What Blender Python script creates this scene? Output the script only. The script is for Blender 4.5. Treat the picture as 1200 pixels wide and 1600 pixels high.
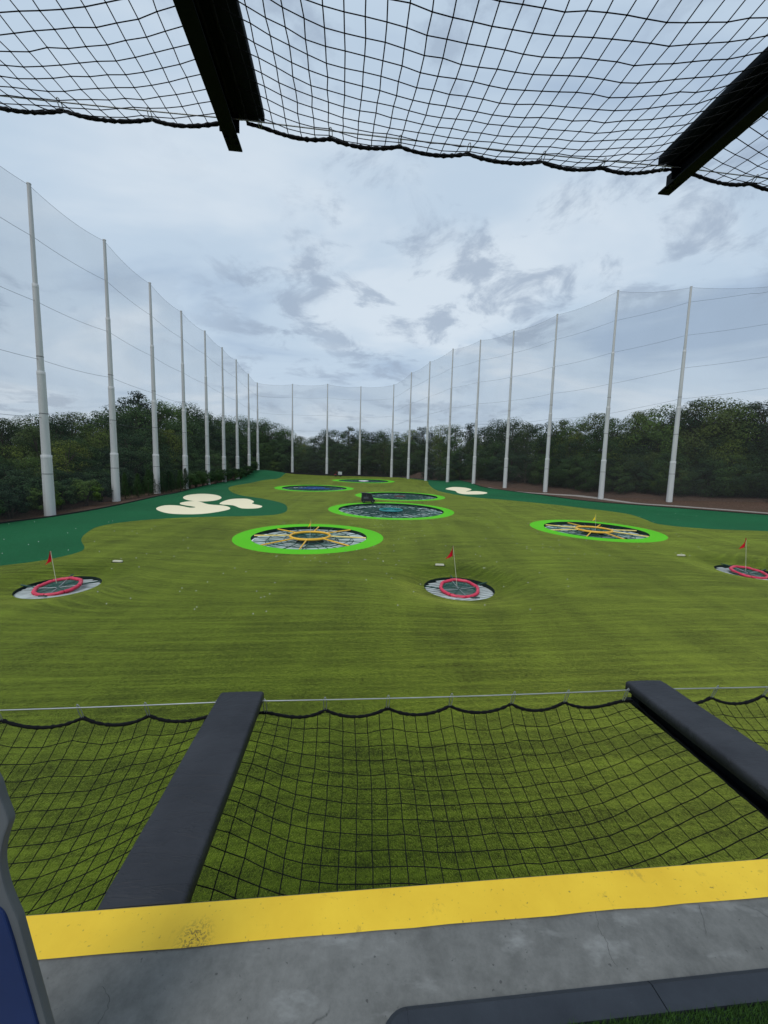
import bpy, bmesh, math, random
import numpy as np
from math import sin, cos, pi, radians, sqrt, atan2
from mathutils import Vector, Matrix, Euler
from mathutils.geometry import delaunay_2d_cdt

for o in list(bpy.data.objects):
    bpy.data.objects.remove(o, do_unlink=True)
scene = bpy.context.scene
COL = scene.collection
random.seed(7)
RNG = np.random.default_rng(11)

# ------------------------------------------------------------------ camera
EYE = 8.6                       # eye height over the turf under the bay, metres
FPX = 605.0                     # focal length in photo pixels (photo 1200 x 1600)
PITCH, ROLL = radians(6.0), radians(1.5)
F_ = np.array([0, cos(PITCH), -sin(PITCH)])
R0 = np.array([1.0, 0, 0]); U0 = np.cross(R0, F_)
R_ = cos(ROLL) * R0 + sin(ROLL) * U0
U_ = -sin(ROLL) * R0 + cos(ROLL) * U0
cam_d = bpy.data.cameras.new('camera'); cam = bpy.data.objects.new('camera', cam_d); COL.objects.link(cam)
cam_d.sensor_fit = 'VERTICAL'; cam_d.sensor_height = 36.0; cam_d.lens = FPX / 1600 * 36.0
cam_d.clip_start = 0.03; cam_d.clip_end = 6000
cam.matrix_world = Matrix(((R_[0], U_[0], -F_[0], 0), (R_[1], U_[1], -F_[1], 0), (R_[2], U_[2], -F_[2], EYE), (0, 0, 0, 1)))
scene.camera = cam
scene.render.resolution_x = 768; scene.render.resolution_y = 1024

# ------------------------------------------------------------------ view
scene.view_settings.view_transform = 'Standard'
scene.view_settings.look = 'None'
scene.view_settings.exposure = 0.0
scene.view_settings.gamma = 1.0
scene.view_settings.use_curve_mapping = False

# ------------------------------------------------------------------ sky and sun (overcast)
SUN_EL, SUN_AZ = radians(52), radians(205)      # azimuth clockwise from +Y: behind the bay, a little left
world = bpy.data.worlds.new('World'); scene.world = world; world.use_nodes = True
nt = world.node_tree; nt.nodes.clear()
def wn(t, **kw):
    n = nt.nodes.new(t)
    for k, v in kw.items(): setattr(n, k, v)
    return n
L = nt.links.new
def wmath(op, a, b=None, c=None):
    n = wn('ShaderNodeMath', operation=op)
    for i, v in enumerate((a, b, c)):
        if v is None: continue
        if isinstance(v, (int, float)): n.inputs[i].default_value = v
        else: L(v, n.inputs[i])
    return n.outputs[0]
def wramp(fac, stops, interp='EASE'):
    n = wn('ShaderNodeValToRGB'); n.color_ramp.interpolation = interp
    e = n.color_ramp.elements
    while len(e) < len(stops): e.new(0.5)
    for el, (p, c) in zip(e, stops): el.position = p; el.color = (*c, 1) if len(c) == 3 else c
    L(fac, n.inputs[0]); return n.outputs[0]
def wmix(fac, a, b, bt='MIX'):
    n = wn('ShaderNodeMix', data_type='RGBA', blend_type=bt)
    if isinstance(fac, (int, float)): n.inputs[0].default_value = fac
    else: L(fac, n.inputs[0])
    for i, v in ((6, a), (7, b)):
        if isinstance(v, tuple): n.inputs[i].default_value = (*v, 1)
        else: L(v, n.inputs[i])
    return n.outputs[2]
sky = wn('ShaderNodeTexSky'); sky.sky_type = 'NISHITA'; sky.sun_disc = False
sky.sun_elevation = SUN_EL; sky.sun_rotation = SUN_AZ; sky.altitude = 300; sky.air_density = 1.2; sky.dust_density = 2.5
tc = wn('ShaderNodeTexCoord'); sep = wn('ShaderNodeSeparateXYZ'); L(tc.outputs['Generated'], sep.inputs[0])
zz = wmath('MAXIMUM', sep.outputs[2], 0.0)
den = wmath('ADD', zz, 0.16)
cx = wmath('DIVIDE', sep.outputs[0], den); cy = wmath('DIVIDE', sep.outputs[1], den)
comb = wn('ShaderNodeCombineXYZ'); L(cx, comb.inputs[0]); L(cy, comb.inputs[1])
def wnoise(scale, detail, rough, dist, off, stretch=(1, 1, 1), rot=0):
    mp = wn('ShaderNodeMapping'); mp.inputs['Location'].default_value = off; mp.inputs['Scale'].default_value = stretch
    mp.inputs['Rotation'].default_value = (0, 0, rot)
    L(comb.outputs[0], mp.inputs[0])
    n = wn('ShaderNodeTexNoise'); L(mp.outputs[0], n.inputs['Vector'])
    n.inputs['Scale'].default_value = scale; n.inputs['Detail'].default_value = detail
    n.inputs['Roughness'].default_value = rough; n.inputs['Distortion'].default_value = dist
    return n.outputs[0]
veil = wnoise(0.75, 5, 0.52, 0.5, (3.1, 1.7, 0), (1, 1.6, 1), 0.5)            # high even sheet with soft streaks
veil_c = wramp(veil, [(0.33, (4.15, 5.35, 6.95)), (0.48, (5.5, 6.75, 8.1)), (0.64, (7.0, 7.95, 8.9))])
puff = wnoise(3.4, 9, 0.62, 0.4, (1.62, 6.2, 0), (1, 1, 1))                      # lower broken grey scraps
area = wnoise(0.55, 2, 0.5, 0.0, (5.92, 2.2, 0))
pm = wmath('MULTIPLY', wramp(puff, [(0.49, (0, 0, 0)), (0.63, (1, 1, 1))]), wramp(area, [(0.40, (0, 0, 0)), (0.54, (1, 1, 1))]))
pm = wmath('MULTIPLY', pm, 0.75)
cl = wmix(pm, veil_c, (3.5, 4.35, 5.6))
# towards the skyline the sheet is paler and banded by perspective
hz = wramp(sep.outputs[2], [(0.0, (1, 1, 1)), (0.30, (0, 0, 0))])
cl = wmix(wmath('MULTIPLY', hz, 0.35), cl, (6.9, 7.6, 8.5))
cl = wmix(0.08, cl, sky.outputs[0])
bg = wn('ShaderNodeBackground'); bg.inputs['Strength'].default_value = 0.1
L(cl, bg.inputs['Color'])
wo = wn('ShaderNodeOutputWorld'); L(bg.outputs[0], wo.inputs[0])

sun_d = bpy.data.lights.new('sun', 'SUN'); sun_d.energy = 1.45; sun_d.angle = radians(24); sun_d.color = (1.0, 0.97, 0.93)
sun = bpy.data.objects.new('sun', sun_d); COL.objects.link(sun)
sd = Vector((sin(SUN_AZ) * cos(SUN_EL), cos(SUN_AZ) * cos(SUN_EL), sin(SUN_EL)))
sun.rotation_euler = sd.to_track_quat('Z', 'Y').to_euler(); sun.location = (0, -20, 60)

# ------------------------------------------------------------------ helpers: objects and tags
def tag(o, label=None, cat=None, group=None, kind=None):
    if label: o['label'] = label
    if cat: o['category'] = cat
    if group: o['group'] = group
    if kind: o['kind'] = kind
    return o
def empty(name, loc=(0, 0, 0), rz=0.0, **kw):
    o = bpy.data.objects.new(name, None); COL.objects.link(o); o.empty_display_size = 0.2
    o.location = loc; o.rotation_euler = (0, 0, rz)
    return tag(o, **kw)
def copy_tree(o, parent=None):
    c = o.copy(); COL.objects.link(c); c.parent = parent
    for ch in list(o.children): copy_tree(ch, c)
    return c
class MB:
    """collects faces of one part"""
    def __init__(s): s.v = []; s.f = []; s.sm = []
    def add(s, vs, fs, smooth=False):
        b = len(s.v); s.v.extend([tuple(float(c) for c in p) for p in vs])
        s.f.extend([tuple(b + i for i in f) for f in fs]); s.sm.extend([smooth] * len(fs)); return s
    def box(s, c, d, m=None):
        x, y, z = c; a, b, e = d[0] / 2, d[1] / 2, d[2] / 2
        vs = [Vector((x + sx * a, y + sy * b, z + sz * e)) for sz in (-1, 1) for sy in (-1, 1) for sx in (-1, 1)]
        if m is not None: vs = [m @ v for v in vs]
        return s.add(vs, [(0, 2, 3, 1), (4, 5, 7, 6), (0, 1, 5, 4), (2, 6, 7, 3), (0, 4, 6, 2), (1, 3, 7, 5)])
    def tube(s, pts, r, n=6, closed=False, caps=True, smooth=True):
        pts = [Vector(p) for p in pts]; k = len(pts)
        rs = r if hasattr(r, '__len__') else [r] * k
        vs = []; prev = None
        for i, p in enumerate(pts):
            if closed: t = pts[(i + 1) % k] - pts[i - 1]
            else: t = pts[min(i + 1, k - 1)] - pts[max(i - 1, 0)]
            if t.length < 1e-9: t = Vector((0, 0, 1))
            t.normalize()
            if prev is None:
                a = Vector((0, 0, 1)) if abs(t.z) < 0.9 else Vector((1, 0, 0))
                u = t.cross(a).normalized()
            else:
                u = prev - t * prev.dot(t)
                u = u.normalized() if u.length > 1e-6 else t.orthogonal().normalized()
            prev = u; w = t.cross(u)
            for j in range(n):
                a = 2 * pi * j / n
                vs.append(p + (u * cos(a) + w * sin(a)) * rs[i])
        fs = []
        for i in range(k if closed else k - 1):
            b0 = i * n; b1 = ((i + 1) % k) * n
            for j in range(n): fs.append((b0 + j, b0 + (j + 1) % n, b1 + (j + 1) % n, b1 + j))
        s.add(vs, fs, smooth)
        if caps and not closed:
            s.add(vs[:n], [tuple(reversed(range(n)))]); s.add(vs[(k - 1) * n:], [tuple(range(n))])
        return s
    def lathe(s, prof, n=24, c=(0, 0, 0), a0=0.0, a1=2 * pi, smooth=True):
        full = abs(a1 - a0 - 2 * pi) < 1e-6; m = n if full else n + 1
        vs = []
        for i in range(m):
            a = a0 + (a1 - a0) * i / n
            for (r, z) in prof: vs.append((c[0] + r * cos(a), c[1] + r * sin(a), c[2] + z))
        k = len(prof); fs = []
        for i in range(n):
            i2 = (i + 1) % m
            for j in range(k - 1): fs.append((i * k + j, i2 * k + j, i2 * k + j + 1, i * k + j + 1))
        return s.add(vs, fs, smooth)
    def prism(s, poly, y0, y1, m=None):
        """polygon in x,z extruded along y"""
        n = len(poly)
        vs = [Vector((x, y0, z)) for x, z in poly] + [Vector((x, y1, z)) for x, z in poly]
        if m is not None: vs = [m @ v for v in vs]
        fs = [tuple(range(n)), tuple(reversed(range(n, 2 * n)))]
        for i in range(n): j = (i + 1) % n; fs.append((j, i, n + i, n + j))
        return s.add(vs, fs)
    def mesh(s, name, mat=None):
        me = bpy.data.meshes.new(name); me.from_pydata(s.v, [], s.f); me.update()
        if s.f: me.polygons.foreach_set('use_smooth', s.sm)
        if mat: me.materials.append(mat)
        return me
    def build(s, name, mat, parent=None, bevel=0, **kw):
        me = s.mesh(name, mat)
        bm = bmesh.new(); bm.from_mesh(me)
        bmesh.ops.recalc_face_normals(bm, faces=bm.faces)
        if bevel: bmesh.ops.bevel(bm, geom=list(bm.edges), offset=bevel, segments=2, affect='EDGES', profile=0.6)
        bm.to_mesh(me); bm.free()
        return link(name, me, parent, **kw)
def link(name, me, parent=None, loc=None, **kw):
    o = bpy.data.objects.new(name, me); COL.objects.link(o)
    if parent is not None: o.parent = parent
    if loc is not None: o.location = loc
    return tag(o, **kw)

# ------------------------------------------------------------------ helpers: materials
class Mat:
    def __init__(s, name, rough=0.7, spec=0.4, metal=0.0):
        s.m = bpy.data.materials.new(name); s.m.use_nodes = True; s.t = s.m.node_tree
        s.b = s.t.nodes['Principled BSDF']; s.out = s.t.nodes['Material Output']
        s.b.inputs['Roughness'].default_value = rough; s.b.inputs['Specular IOR Level'].default_value = spec
        s.b.inputs['Metallic'].default_value = metal
        s.tc = None
    def n(s, t, **kw):
        n = s.t.nodes.new(t)
        for k, v in kw.items(): setattr(n, k, v)
        return n
    def l(s, a, b): s.t.links.new(a, b)
    def co(s, kind='Object'):
        if s.tc is None: s.tc = s.n('ShaderNodeTexCoord')
        return s.tc.outputs[kind]
    def pos(s): return s.n('ShaderNodeNewGeometry').outputs['Position']
    def noise(s, scale, detail=4, rough=0.55, vec=None, stretch=None, dist=0.0, rot=None, off=None):
        v = vec if vec is not None else s.co()
        if stretch or rot or off:
            mp = s.n('ShaderNodeMapping')
            if stretch: mp.inputs['Scale'].default_value = stretch
            if rot: mp.inputs['Rotation'].default_value = rot
            if off: mp.inputs['Location'].default_value = off
            s.l(v, mp.inputs[0]); v = mp.outputs[0]
        n = s.n('ShaderNodeTexNoise'); s.l(v, n.inputs['Vector'])
        n.inputs['Scale'].default_value = scale; n.inputs['Detail'].default_value = detail
        n.inputs['Roughness'].default_value = rough; n.inputs['Distortion'].default_value = dist
        return n.outputs[0]
    def math(s, op, a, b=None):
        n = s.n('ShaderNodeMath', operation=op)
        for i, v in enumerate((a, b)):
            if v is None: continue
            if isinstance(v, (int, float)): n.inputs[i].default_value = v
            else: s.l(v, n.inputs[i])
        return n.outputs[0]
    def ramp(s, fac, stops, interp='LINEAR'):
        n = s.n('ShaderNodeValToRGB'); n.color_ramp.interpolation = interp; e = n.color_ramp.elements
        while len(e) < len(stops): e.new(0.5)
        for el, (p, c) in zip(e, stops):
            el.position = p; el.color = (c, c, c, 1) if isinstance(c, (int, float)) else (*c, 1)
        s.l(fac, n.inputs[0]); return n.outputs[0]
    def mix(s, fac, a, b, bt='MIX'):
        n = s.n('ShaderNodeMix', data_type='RGBA', blend_type=bt)
        if isinstance(fac, (int, float)): n.inputs[0].default_value = fac
        else: s.l(fac, n.inputs[0])
        for i, v in ((6, a), (7, b)):
            if isinstance(v, tuple): n.inputs[i].default_value = (*v, 1)
            else: s.l(v, n.inputs[i])
        return n.outputs[2]
    def color(s, c):
        if isinstance(c, tuple): s.b.inputs['Base Color'].default_value = (*c, 1)
        else: s.l(c, s.b.inputs['Base Color'])
        return s
    def bump(s, h, strength=0.3, dist=0.02):
        n = s.n('ShaderNodeBump'); n.inputs['Strength'].default_value = strength; n.inputs['Distance'].default_value = dist
        s.l(h, n.inputs['Height']); s.l(n.outputs[0], s.b.inputs['Normal']); return s
def simple(name, c, rough=0.6, spec=0.4, metal=0.0, var=0.12, scale=6.0, bump=0.0, bscale=60):
    m = Mat(name, rough, spec, metal)
    nz = m.noise(scale, 5, 0.6)
    lo = tuple(x * (1 - var) for x in c); hi = tuple(min(1, x * (1 + var)) for x in c)
    m.color(m.ramp(nz, [(0.3, lo), (0.7, hi)]))
    if bump: m.bump(m.noise(bscale, 3), bump, 0.01)
    return m.m

def turf(name, dark, light, flow=True, contrast=1.0, sheen=0.5, tint=(0.5, 0.55, 0.2), bump=0.9):
    """short artificial grass: fibre grain, brushed streaks, sheen at low angles"""
    m = Mat(name, 0.85, 0.15)
    p = m.pos()
    grain = m.noise(30, 3, 0.75, vec=p, stretch=(1.5, 0.6, 1))
    clump = m.noise(6.5, 5, 0.7, vec=p)
    broad = m.noise(0.12, 3, 0.55, vec=p)
    def part(v, k): return m.math('MULTIPLY', m.math('SUBTRACT', v, 0.5), k)
    g = m.math('ADD', part(grain, 2.8), part(clump, 1.4))
    g = m.math('ADD', g, part(broad, 0.7))
    if flow:
        at = m.n('ShaderNodeAttribute'); at.attribute_name = 'flow'
        cb = m.n('ShaderNodeCombineXYZ'); m.l(at.outputs['Fac'], cb.inputs[0])
        sx = m.n('ShaderNodeSeparateXYZ'); m.l(p, sx.inputs[0])
        m.l(m.math('MULTIPLY', sx.outputs[0], 0.03), cb.inputs[1])
        st = m.noise(3.2, 8, 0.75, vec=cb.outputs[0])
        st2 = m.noise(0.5, 4, 0.6, vec=p, stretch=(0.9, 0.10, 1), rot=(0, 0, 0.09))
        st3 = m.noise(0.9, 4, 0.65, vec=p, stretch=(0.10, 1.0, 1), rot=(0, 0, -0.09))
        g = m.math('ADD', g, m.math('ADD', part(m.ramp(st, [(0.46, 0.42), (0.68, 0.95)]), 1.2), m.math('ADD', part(st2, 0.95), part(st3, 0.95))))
    g = m.math('ADD', m.math('MULTIPLY', g, 0.62 * contrast), 0.5)
    m.color(m.ramp(g, [(0.12, dark), (0.88, light)]))
    m.b.inputs['Sheen Weight'].default_value = sheen
    m.b.inputs['Sheen Roughness'].default_value = 0.27
    m.l(m.ramp(g, [(0.12, tuple(c * 0.35 for c in tint)), (0.88, tint)]), m.b.inputs['Sheen Tint'])
    if bump: m.bump(m.math('ADD', grain, m.math('MULTIPLY', clump, 0.6)), bump, 0.05)
    return m.m

M = {}
M['fairway'] = turf('olive_turf', (0.004, 0.011, 0.0003), (0.092, 0.142, 0.006), tint=(0.92, 1.0, 0.17), sheen=1.0, contrast=1.1)
M['rough'] = turf('dark_green_turf', (0.003, 0.045, 0.014), (0.012, 0.150, 0.050), flow=False, tint=(0.1, 0.5, 0.25), sheen=0.22)
M['apron'] = turf('lime_turf', (0.070, 0.42, 0.006), (0.14, 0.60, 0.02), flow=False, contrast=1.0, tint=(0.3, 0.8, 0.1), sheen=0.2, bump=0.3)
M['sand'] = turf('cream_turf', (0.82, 0.72, 0.48), (0.91, 0.82, 0.58), flow=False, contrast=0.5, tint=(0.9, 0.85, 0.7), sheen=0.1, bump=0.15)
def mulch():
    m = Mat('mulch', 0.95, 0.1); p = m.pos()
    a = m.noise(5, 6, 0.7, vec=p); b = m.noise(0.35, 4, 0.6, vec=p)
    c = m.ramp(a, [(0.3, (0.030, 0.018, 0.013)), (0.55, (0.105, 0.066, 0.048)), (0.75, (0.20, 0.145, 0.11))])
    c = m.mix(m.ramp(b, [(0.5, 0.0), (0.7, 0.6)]), c, (0.075, 0.055, 0.035))
    m.color(c); m.bump(a, 0.8, 0.08); return m.m
M['mulch'] = mulch()
M['gravel'] = simple('pale_gravel', (0.30, 0.27, 0.24), 0.9, 0.2, var=0.35, scale=3, bump=0.5, bscale=12)
def concrete():
    m = Mat('concrete', 0.62, 0.35); p = m.pos()
    a = m.noise(1.6, 8, 0.65, vec=p, dist=0.6); b = m.noise(16, 6, 0.75, vec=p); d = m.noise(120, 3, 0.6, vec=p)
    e = m.noise(4.2, 5, 0.6, vec=p, off=(4, 2, 1), stretch=(1, 2.2, 1), rot=(0, 0, 0.7))
    g = m.math('ADD', m.math('MULTIPLY', a, 0.55), m.math('MULTIPLY', b, 0.45))
    c = m.ramp(g, [(0.32, (0.080, 0.082, 0.078)), (0.5, (0.145, 0.148, 0.140)), (0.68, (0.215, 0.218, 0.208))])
    c = m.mix(m.ramp(e, [(0.60, 0.0), (0.72, 0.45)]), c, (0.33, 0.34, 0.33))
    c = m.mix(m.ramp(m.noise(55, 2, 0.5, vec=p), [(0.70, 0.0), (0.76, 0.75)]), c, (0.05, 0.05, 0.05))
    vo = m.n('ShaderNodeTexVoronoi', feature='DISTANCE_TO_EDGE'); vo.inputs['Scale'].default_value = 0.75
    mp = m.n('ShaderNodeVectorMath', operation='ADD'); nn = m.n('ShaderNodeTexNoise'); nn.inputs['Scale'].default_value = 5; nn.inputs['Detail'].default_value = 6
    m.l(p, nn.inputs['Vector']); sc = m.n('ShaderNodeVectorMath', operation='SCALE'); sc.inputs['Scale'].default_value = 0.22
    m.l(nn.outputs['Color'], sc.inputs[0]); m.l(p, mp.inputs[0]); m.l(sc.outputs[0], mp.inputs[1]); m.l(mp.outputs[0], vo.inputs['Vector'])
    crack = m.math('MULTIPLY', m.ramp(vo.outputs['Distance'], [(0.0, 1.0), (0.0045, 0.0)]), m.ramp(m.noise(1.3, 2, vec=p, off=(9, 1, 0)), [(0.50, 0.0), (0.58, 0.8)]))
    c = m.mix(crack, c, (0.035, 0.035, 0.035))
    m.color(c)
    m.l(m.ramp(a, [(0.3, 0.48), (0.7, 0.75)]), m.b.inputs['Roughness'])
    m.bump(m.math('ADD', d, m.math('MULTIPLY', b, 0.8)), 0.18, 0.004); return m.m
M['concrete'] = concrete()
def yellow_paint():
    m = Mat('yellow_paint', 0.5, 0.4); p = m.pos()
    a = m.noise(2.2, 6, 0.6, vec=p); b = m.noise(30, 4, 0.7, vec=p); s = m.noise(9, 7, 0.72, vec=p, off=(3, 7, 0), dist=0.8)
    c = m.ramp(a, [(0.3, (0.74, 0.465, 0.018)), (0.7, (0.89, 0.605, 0.035))])
    c = m.mix(m.ramp(s, [(0.61, 0.0), (0.70, 0.55)]), c, (0.30, 0.19, 0.03))
    c = m.mix(m.ramp(m.noise(70, 2, 0.5, vec=p), [(0.68, 0.0), (0.76, 0.7)]), c, (0.20, 0.13, 0.03))
    vo = m.n('ShaderNodeVectorMath', operation='DISTANCE'); m.l(p, vo.inputs[0]); vo.inputs[1].default_value = (-0.625, 1.19, 6.954)
    sc = m.math('MULTIPLY', m.ramp(vo.outputs['Value'], [(0.0, 1.0), (0.075, 0.0)]), m.ramp(m.noise(38, 4, 0.65, vec=p, dist=3.5), [(0.48, 0.0), (0.56, 1.0)]))
    c = m.mix(sc, c, (0.09, 0.06, 0.02))
    m.color(c); m.bump(b, 0.12, 0.004); return m.m
M['yellow'] = yellow_paint()
def vinyl():
    m = Mat('dark_vinyl', 0.58, 0.3); c = m.co()
    a = m.noise(3, 5, 0.6); w = m.noise(2.2, 3, 0.5, stretch=(1, 3.5, 1), dist=1.0)
    m.color(m.ramp(a, [(0.3, (0.020, 0.022, 0.028)), (0.7, (0.036, 0.039, 0.047))]))
    w2 = m.noise(5.5, 3, 0.5, stretch=(0.6, 2.6, 1), dist=1.6, off=(3, 1, 0))
    m.bump(m.math('ADD', m.math('ADD', w, m.ramp(w2, [(0.56, 0.0), (0.63, 0.09), (0.70, 0.0)])), m.math('MULTIPLY', m.noise(220, 2), 0.04)), 0.7, 0.03); return m.m
M['vinyl'] = vinyl()
M['black_steel'] = simple('black_steel', (0.0018, 0.0040, 0.0062), 0.6, 0.12, var=0.3, bump=0.05)
M['cord'] = simple('black_cord', (0.004, 0.0045, 0.006), 0.8, 0.2)
M['galv'] = simple('galvanised_wire', (0.42, 0.44, 0.45), 0.42, 0.5, 0.6)
def rubber():
    m = Mat('dark_rubber', 0.6, 0.4)
    a = m.noise(5, 6, 0.65); b = m.noise(90, 4, 0.6); s = m.noise(7, 6, 0.75, stretch=(0.7, 3, 1), off=(2, 2, 2))
    c = m.ramp(a, [(0.3, (0.016, 0.021, 0.030)), (0.7, (0.030, 0.038, 0.050))])
    c = m.mix(m.ramp(s, [(0.62, 0.0), (0.72, 0.5)]), c, (0.075, 0.085, 0.10))
    m.color(c); m.bump(b, 0.25, 0.004); return m.m
M['rubber'] = rubber()
M['grey_plastic'] = simple('grey_plastic', (0.10, 0.11, 0.115), 0.55, 0.35, var=0.08, bump=0.05, bscale=200)
M['blue_plastic'] = simple('blue_plastic', (0.004, 0.020, 0.095), 0.4, 0.5, var=0.1)
def pole_paint():
    m = Mat('pale_pole_paint', 0.55, 0.4)
    a = m.noise(0.5, 5, 0.6, stretch=(3, 3, 0.25)); b = m.noise(6, 4, 0.6)
    c = m.ramp(a, [(0.3, (0.44, 0.45, 0.445)), (0.7, (0.57, 0.58, 0.57))])
    m.color(m.mix(m.ramp(b, [(0.6, 0.0), (0.75, 0.3)]), c, (0.28, 0.28, 0.27))); return m.m
M['pole'] = pole_paint()
def netting():
    m = Mat('barrier_netting', 0.9, 0.1); m.color((0.11, 0.115, 0.12))
    tr = m.n('ShaderNodeBsdfTransparent'); mx = m.n('ShaderNodeMixShader')
    p = m.pos(); a = m.noise(0.08, 3, 0.5, vec=p)
    m.l(m.ramp(a, [(0.3, 0.12), (0.7, 0.18)]), mx.inputs[0])
    m.l(tr.outputs[0], mx.inputs[1]); m.l(m.b.outputs[0], mx.inputs[2]); m.l(mx.outputs[0], m.out.inputs[0]); return m.m
M['netting'] = netting()
M['cable'] = simple('dark_cable', (0.05, 0.055, 0.06), 0.6)
M['band'] = simple('grey_band', (0.18, 0.18, 0.18), 0.6)
M['red'] = simple('red_vinyl', (0.56, 0.028, 0.07), 0.4, 0.5, var=0.25, scale=3)
M['red_cloth'] = simple('red_cloth', (0.45, 0.008, 0.02), 0.8, 0.1)
M['yellow_vinyl'] = simple('yellow_vinyl', (0.78, 0.44, 0.035), 0.45, 0.4)
M['pale_yellow'] = simple('pale_yellow_vinyl', (0.84, 0.66, 0.20), 0.5, 0.4)
M['yellow_cloth'] = simple('yellow_cloth', (0.80, 0.62, 0.02), 0.8, 0.1)
M['pit'] = simple('pit_lining', (0.010, 0.022, 0.018), 0.8, 0.2, var=0.3)
M['panel'] = simple('pale_panel', (0.40, 0.48, 0.45), 0.6, 0.3, var=0.3, scale=0.7)
M['panel_teal'] = simple('pale_teal_panel', (0.22, 0.34, 0.31), 0.6, 0.3, var=0.4, scale=0.8)
M['slat'] = simple('white_slat', (0.44, 0.48, 0.46), 0.5, 0.4, var=0.3, scale=1.2)
M['green_steel'] = simple('green_steel', (0.010, 0.055, 0.042), 0.5, 0.4, var=0.3)
M['green_net'] = simple('green_net', (0.016, 0.072, 0.055), 0.9, 0.1, var=0.35)
def sheer():
    m = Mat('sheer_green_net', 0.9, 0.1); m.color((0.010, 0.080, 0.058)); tr = m.n('ShaderNodeBsdfTransparent'); mx = m.n('ShaderNodeMixShader')
    m.l(m.ramp(m.noise(1.2, 3), [(0.35, 0.38), (0.65, 0.70)]), mx.inputs[0]); m.l(tr.outputs[0], mx.inputs[1]); m.l(m.b.outputs[0], mx.inputs[2]); m.l(mx.outputs[0], m.out.inputs[0]); return m.m
M['sheer'] = sheer()
M['teal'] = simple('teal_vinyl', (0.02, 0.22, 0.23), 0.5, 0.4)
M['blue'] = simple('blue_vinyl', (0.02, 0.08, 0.28), 0.5, 0.4)
M['white'] = simple('white_vinyl', (0.72, 0.75, 0.74), 0.5, 0.4, var=0.05)
M['brown'] = simple('brown_vinyl', (0.10, 0.06, 0.05), 0.6, 0.3)
M['cream'] = simple('cream_plastic', (0.62, 0.60, 0.45), 0.5, 0.4)
M['ball'] = simple('ball_white', (0.80, 0.80, 0.76), 0.35, 0.5, var=0.03)
M['cart_black'] = simple('cart_black', (0.010, 0.011, 0.014), 0.5, 0.4, var=0.2)
M['cart_grey'] = simple('cart_grey', (0.06, 0.065, 0.07), 0.5, 0.4)
M['tyre'] = simple('tyre_black', (0.012, 0.012, 0.012), 0.85, 0.2)
M['cart_red'] = simple('cart_red', (0.34, 0.03, 0.03), 0.45, 0.5)
M['edging'] = simple('black_edging', (0.02, 0.022, 0.022), 0.8, 0.2, var=0.3)
M['bark'] = simple('bark', (0.075, 0.060, 0.048), 0.95, 0.1, var=0.4, scale=3)
def leafmat(name, base):
    m = Mat(name, 0.75, 0.2)
    at = m.n('ShaderNodeAttribute'); at.attribute_name = 'tone'
    oi = m.n('ShaderNodeObjectInfo')
    lo = tuple(c * 0.5 for c in base); hi = (base[0] * 1.7, base[1] * 1.5, base[2] * 1.2)
    c = m.ramp(at.outputs['Fac'], [(0.0, lo), (0.6, base), (1.0, hi)])
    warm = m.ramp(oi.outputs['Random'], [(0.0, (0.48, 0.56, 0.62)), (0.25, (0.72, 0.82, 0.80)), (0.55, (1.0, 1.0, 0.95)), (0.8, (1.35, 1.36, 0.85)), (1.0, (1.75, 1.5, 0.85))])
    m.color(m.mix(1.0, c, warm, 'MULTIPLY'))
    # thin leaves let some light through
    tl = m.n('ShaderNodeBsdfTranslucent'); mx = m.n('ShaderNodeMixShader'); mx.inputs[0].default_value = 0.22
    m.l(m.b.inputs['Base Color'].links[0].from_socket, tl.inputs[0])
    m.l(m.b.outputs[0], mx.inputs[1]); m.l(tl.outputs[0], mx.inputs[2]); m.l(mx.outputs[0], m.out.inputs[0]); return m.m
M['leaf_mid'] = leafmat('leaf_mid_green', (0.046, 0.092, 0.028))
M['leaf_olive'] = leafmat('leaf_olive', (0.074, 0.108, 0.028))
M['leaf_dark'] = leafmat('leaf_dark_green', (0.027, 0.060, 0.025))
M['leaf_pine'] = leafmat('needle_green', (0.028, 0.052, 0.024))

# ------------------------------------------------------------------ terrain
BAY_A = radians(5.5)                         # the bay front runs 5.5 degrees off the view's cross axis
E1 = np.array([cos(BAY_A), sin(BAY_A)]); N1 = np.array([-sin(BAY_A), cos(BAY_A)])
BO = np.array([0.0, 1.376])                   # point on the deck edge
FLOOR = EYE - 1.65
LROW0 = np.array([-44.2, 50.8]); LROW_D = np.array([-sin(radians(5.2)), cos(radians(5.2))])
TARGETS = {  # name: (x, y, hole radius, apron radius)
    'red_a': (-21.75, 25.4, 2.32, 0), 'red_b': (5.54, 27.2, 2.5, 0), 'red_c': (32.2, 33.5, 2.28, 0),
    'yellow_a': (-7.95, 41.6, 6.15, 7.95), 'yellow_b': (27.6, 50.4, 6.1, 7.9),
    'green': (1.18, 65.6, 8.9, 10.6), 'brown': (3.6, 89.8, 8.7, 10.4), 'blue': (-19.3, 107.0, 8.8, 10.8), 'white': (-8.0, 146.5, 9.4, 11.8)}
MOUNDS = [(-52, 163, 2.3, 13), (-40, 72, 0.5, 9), (33, 138, 0.6, 14)]
RB = np.array([(78, 74), (66, 80.5), (54, 87.5), (46, 103), (36.5, 117), (29, 127), (25, 145), (19, 168)])   # right foot of the bank, filled below
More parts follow.
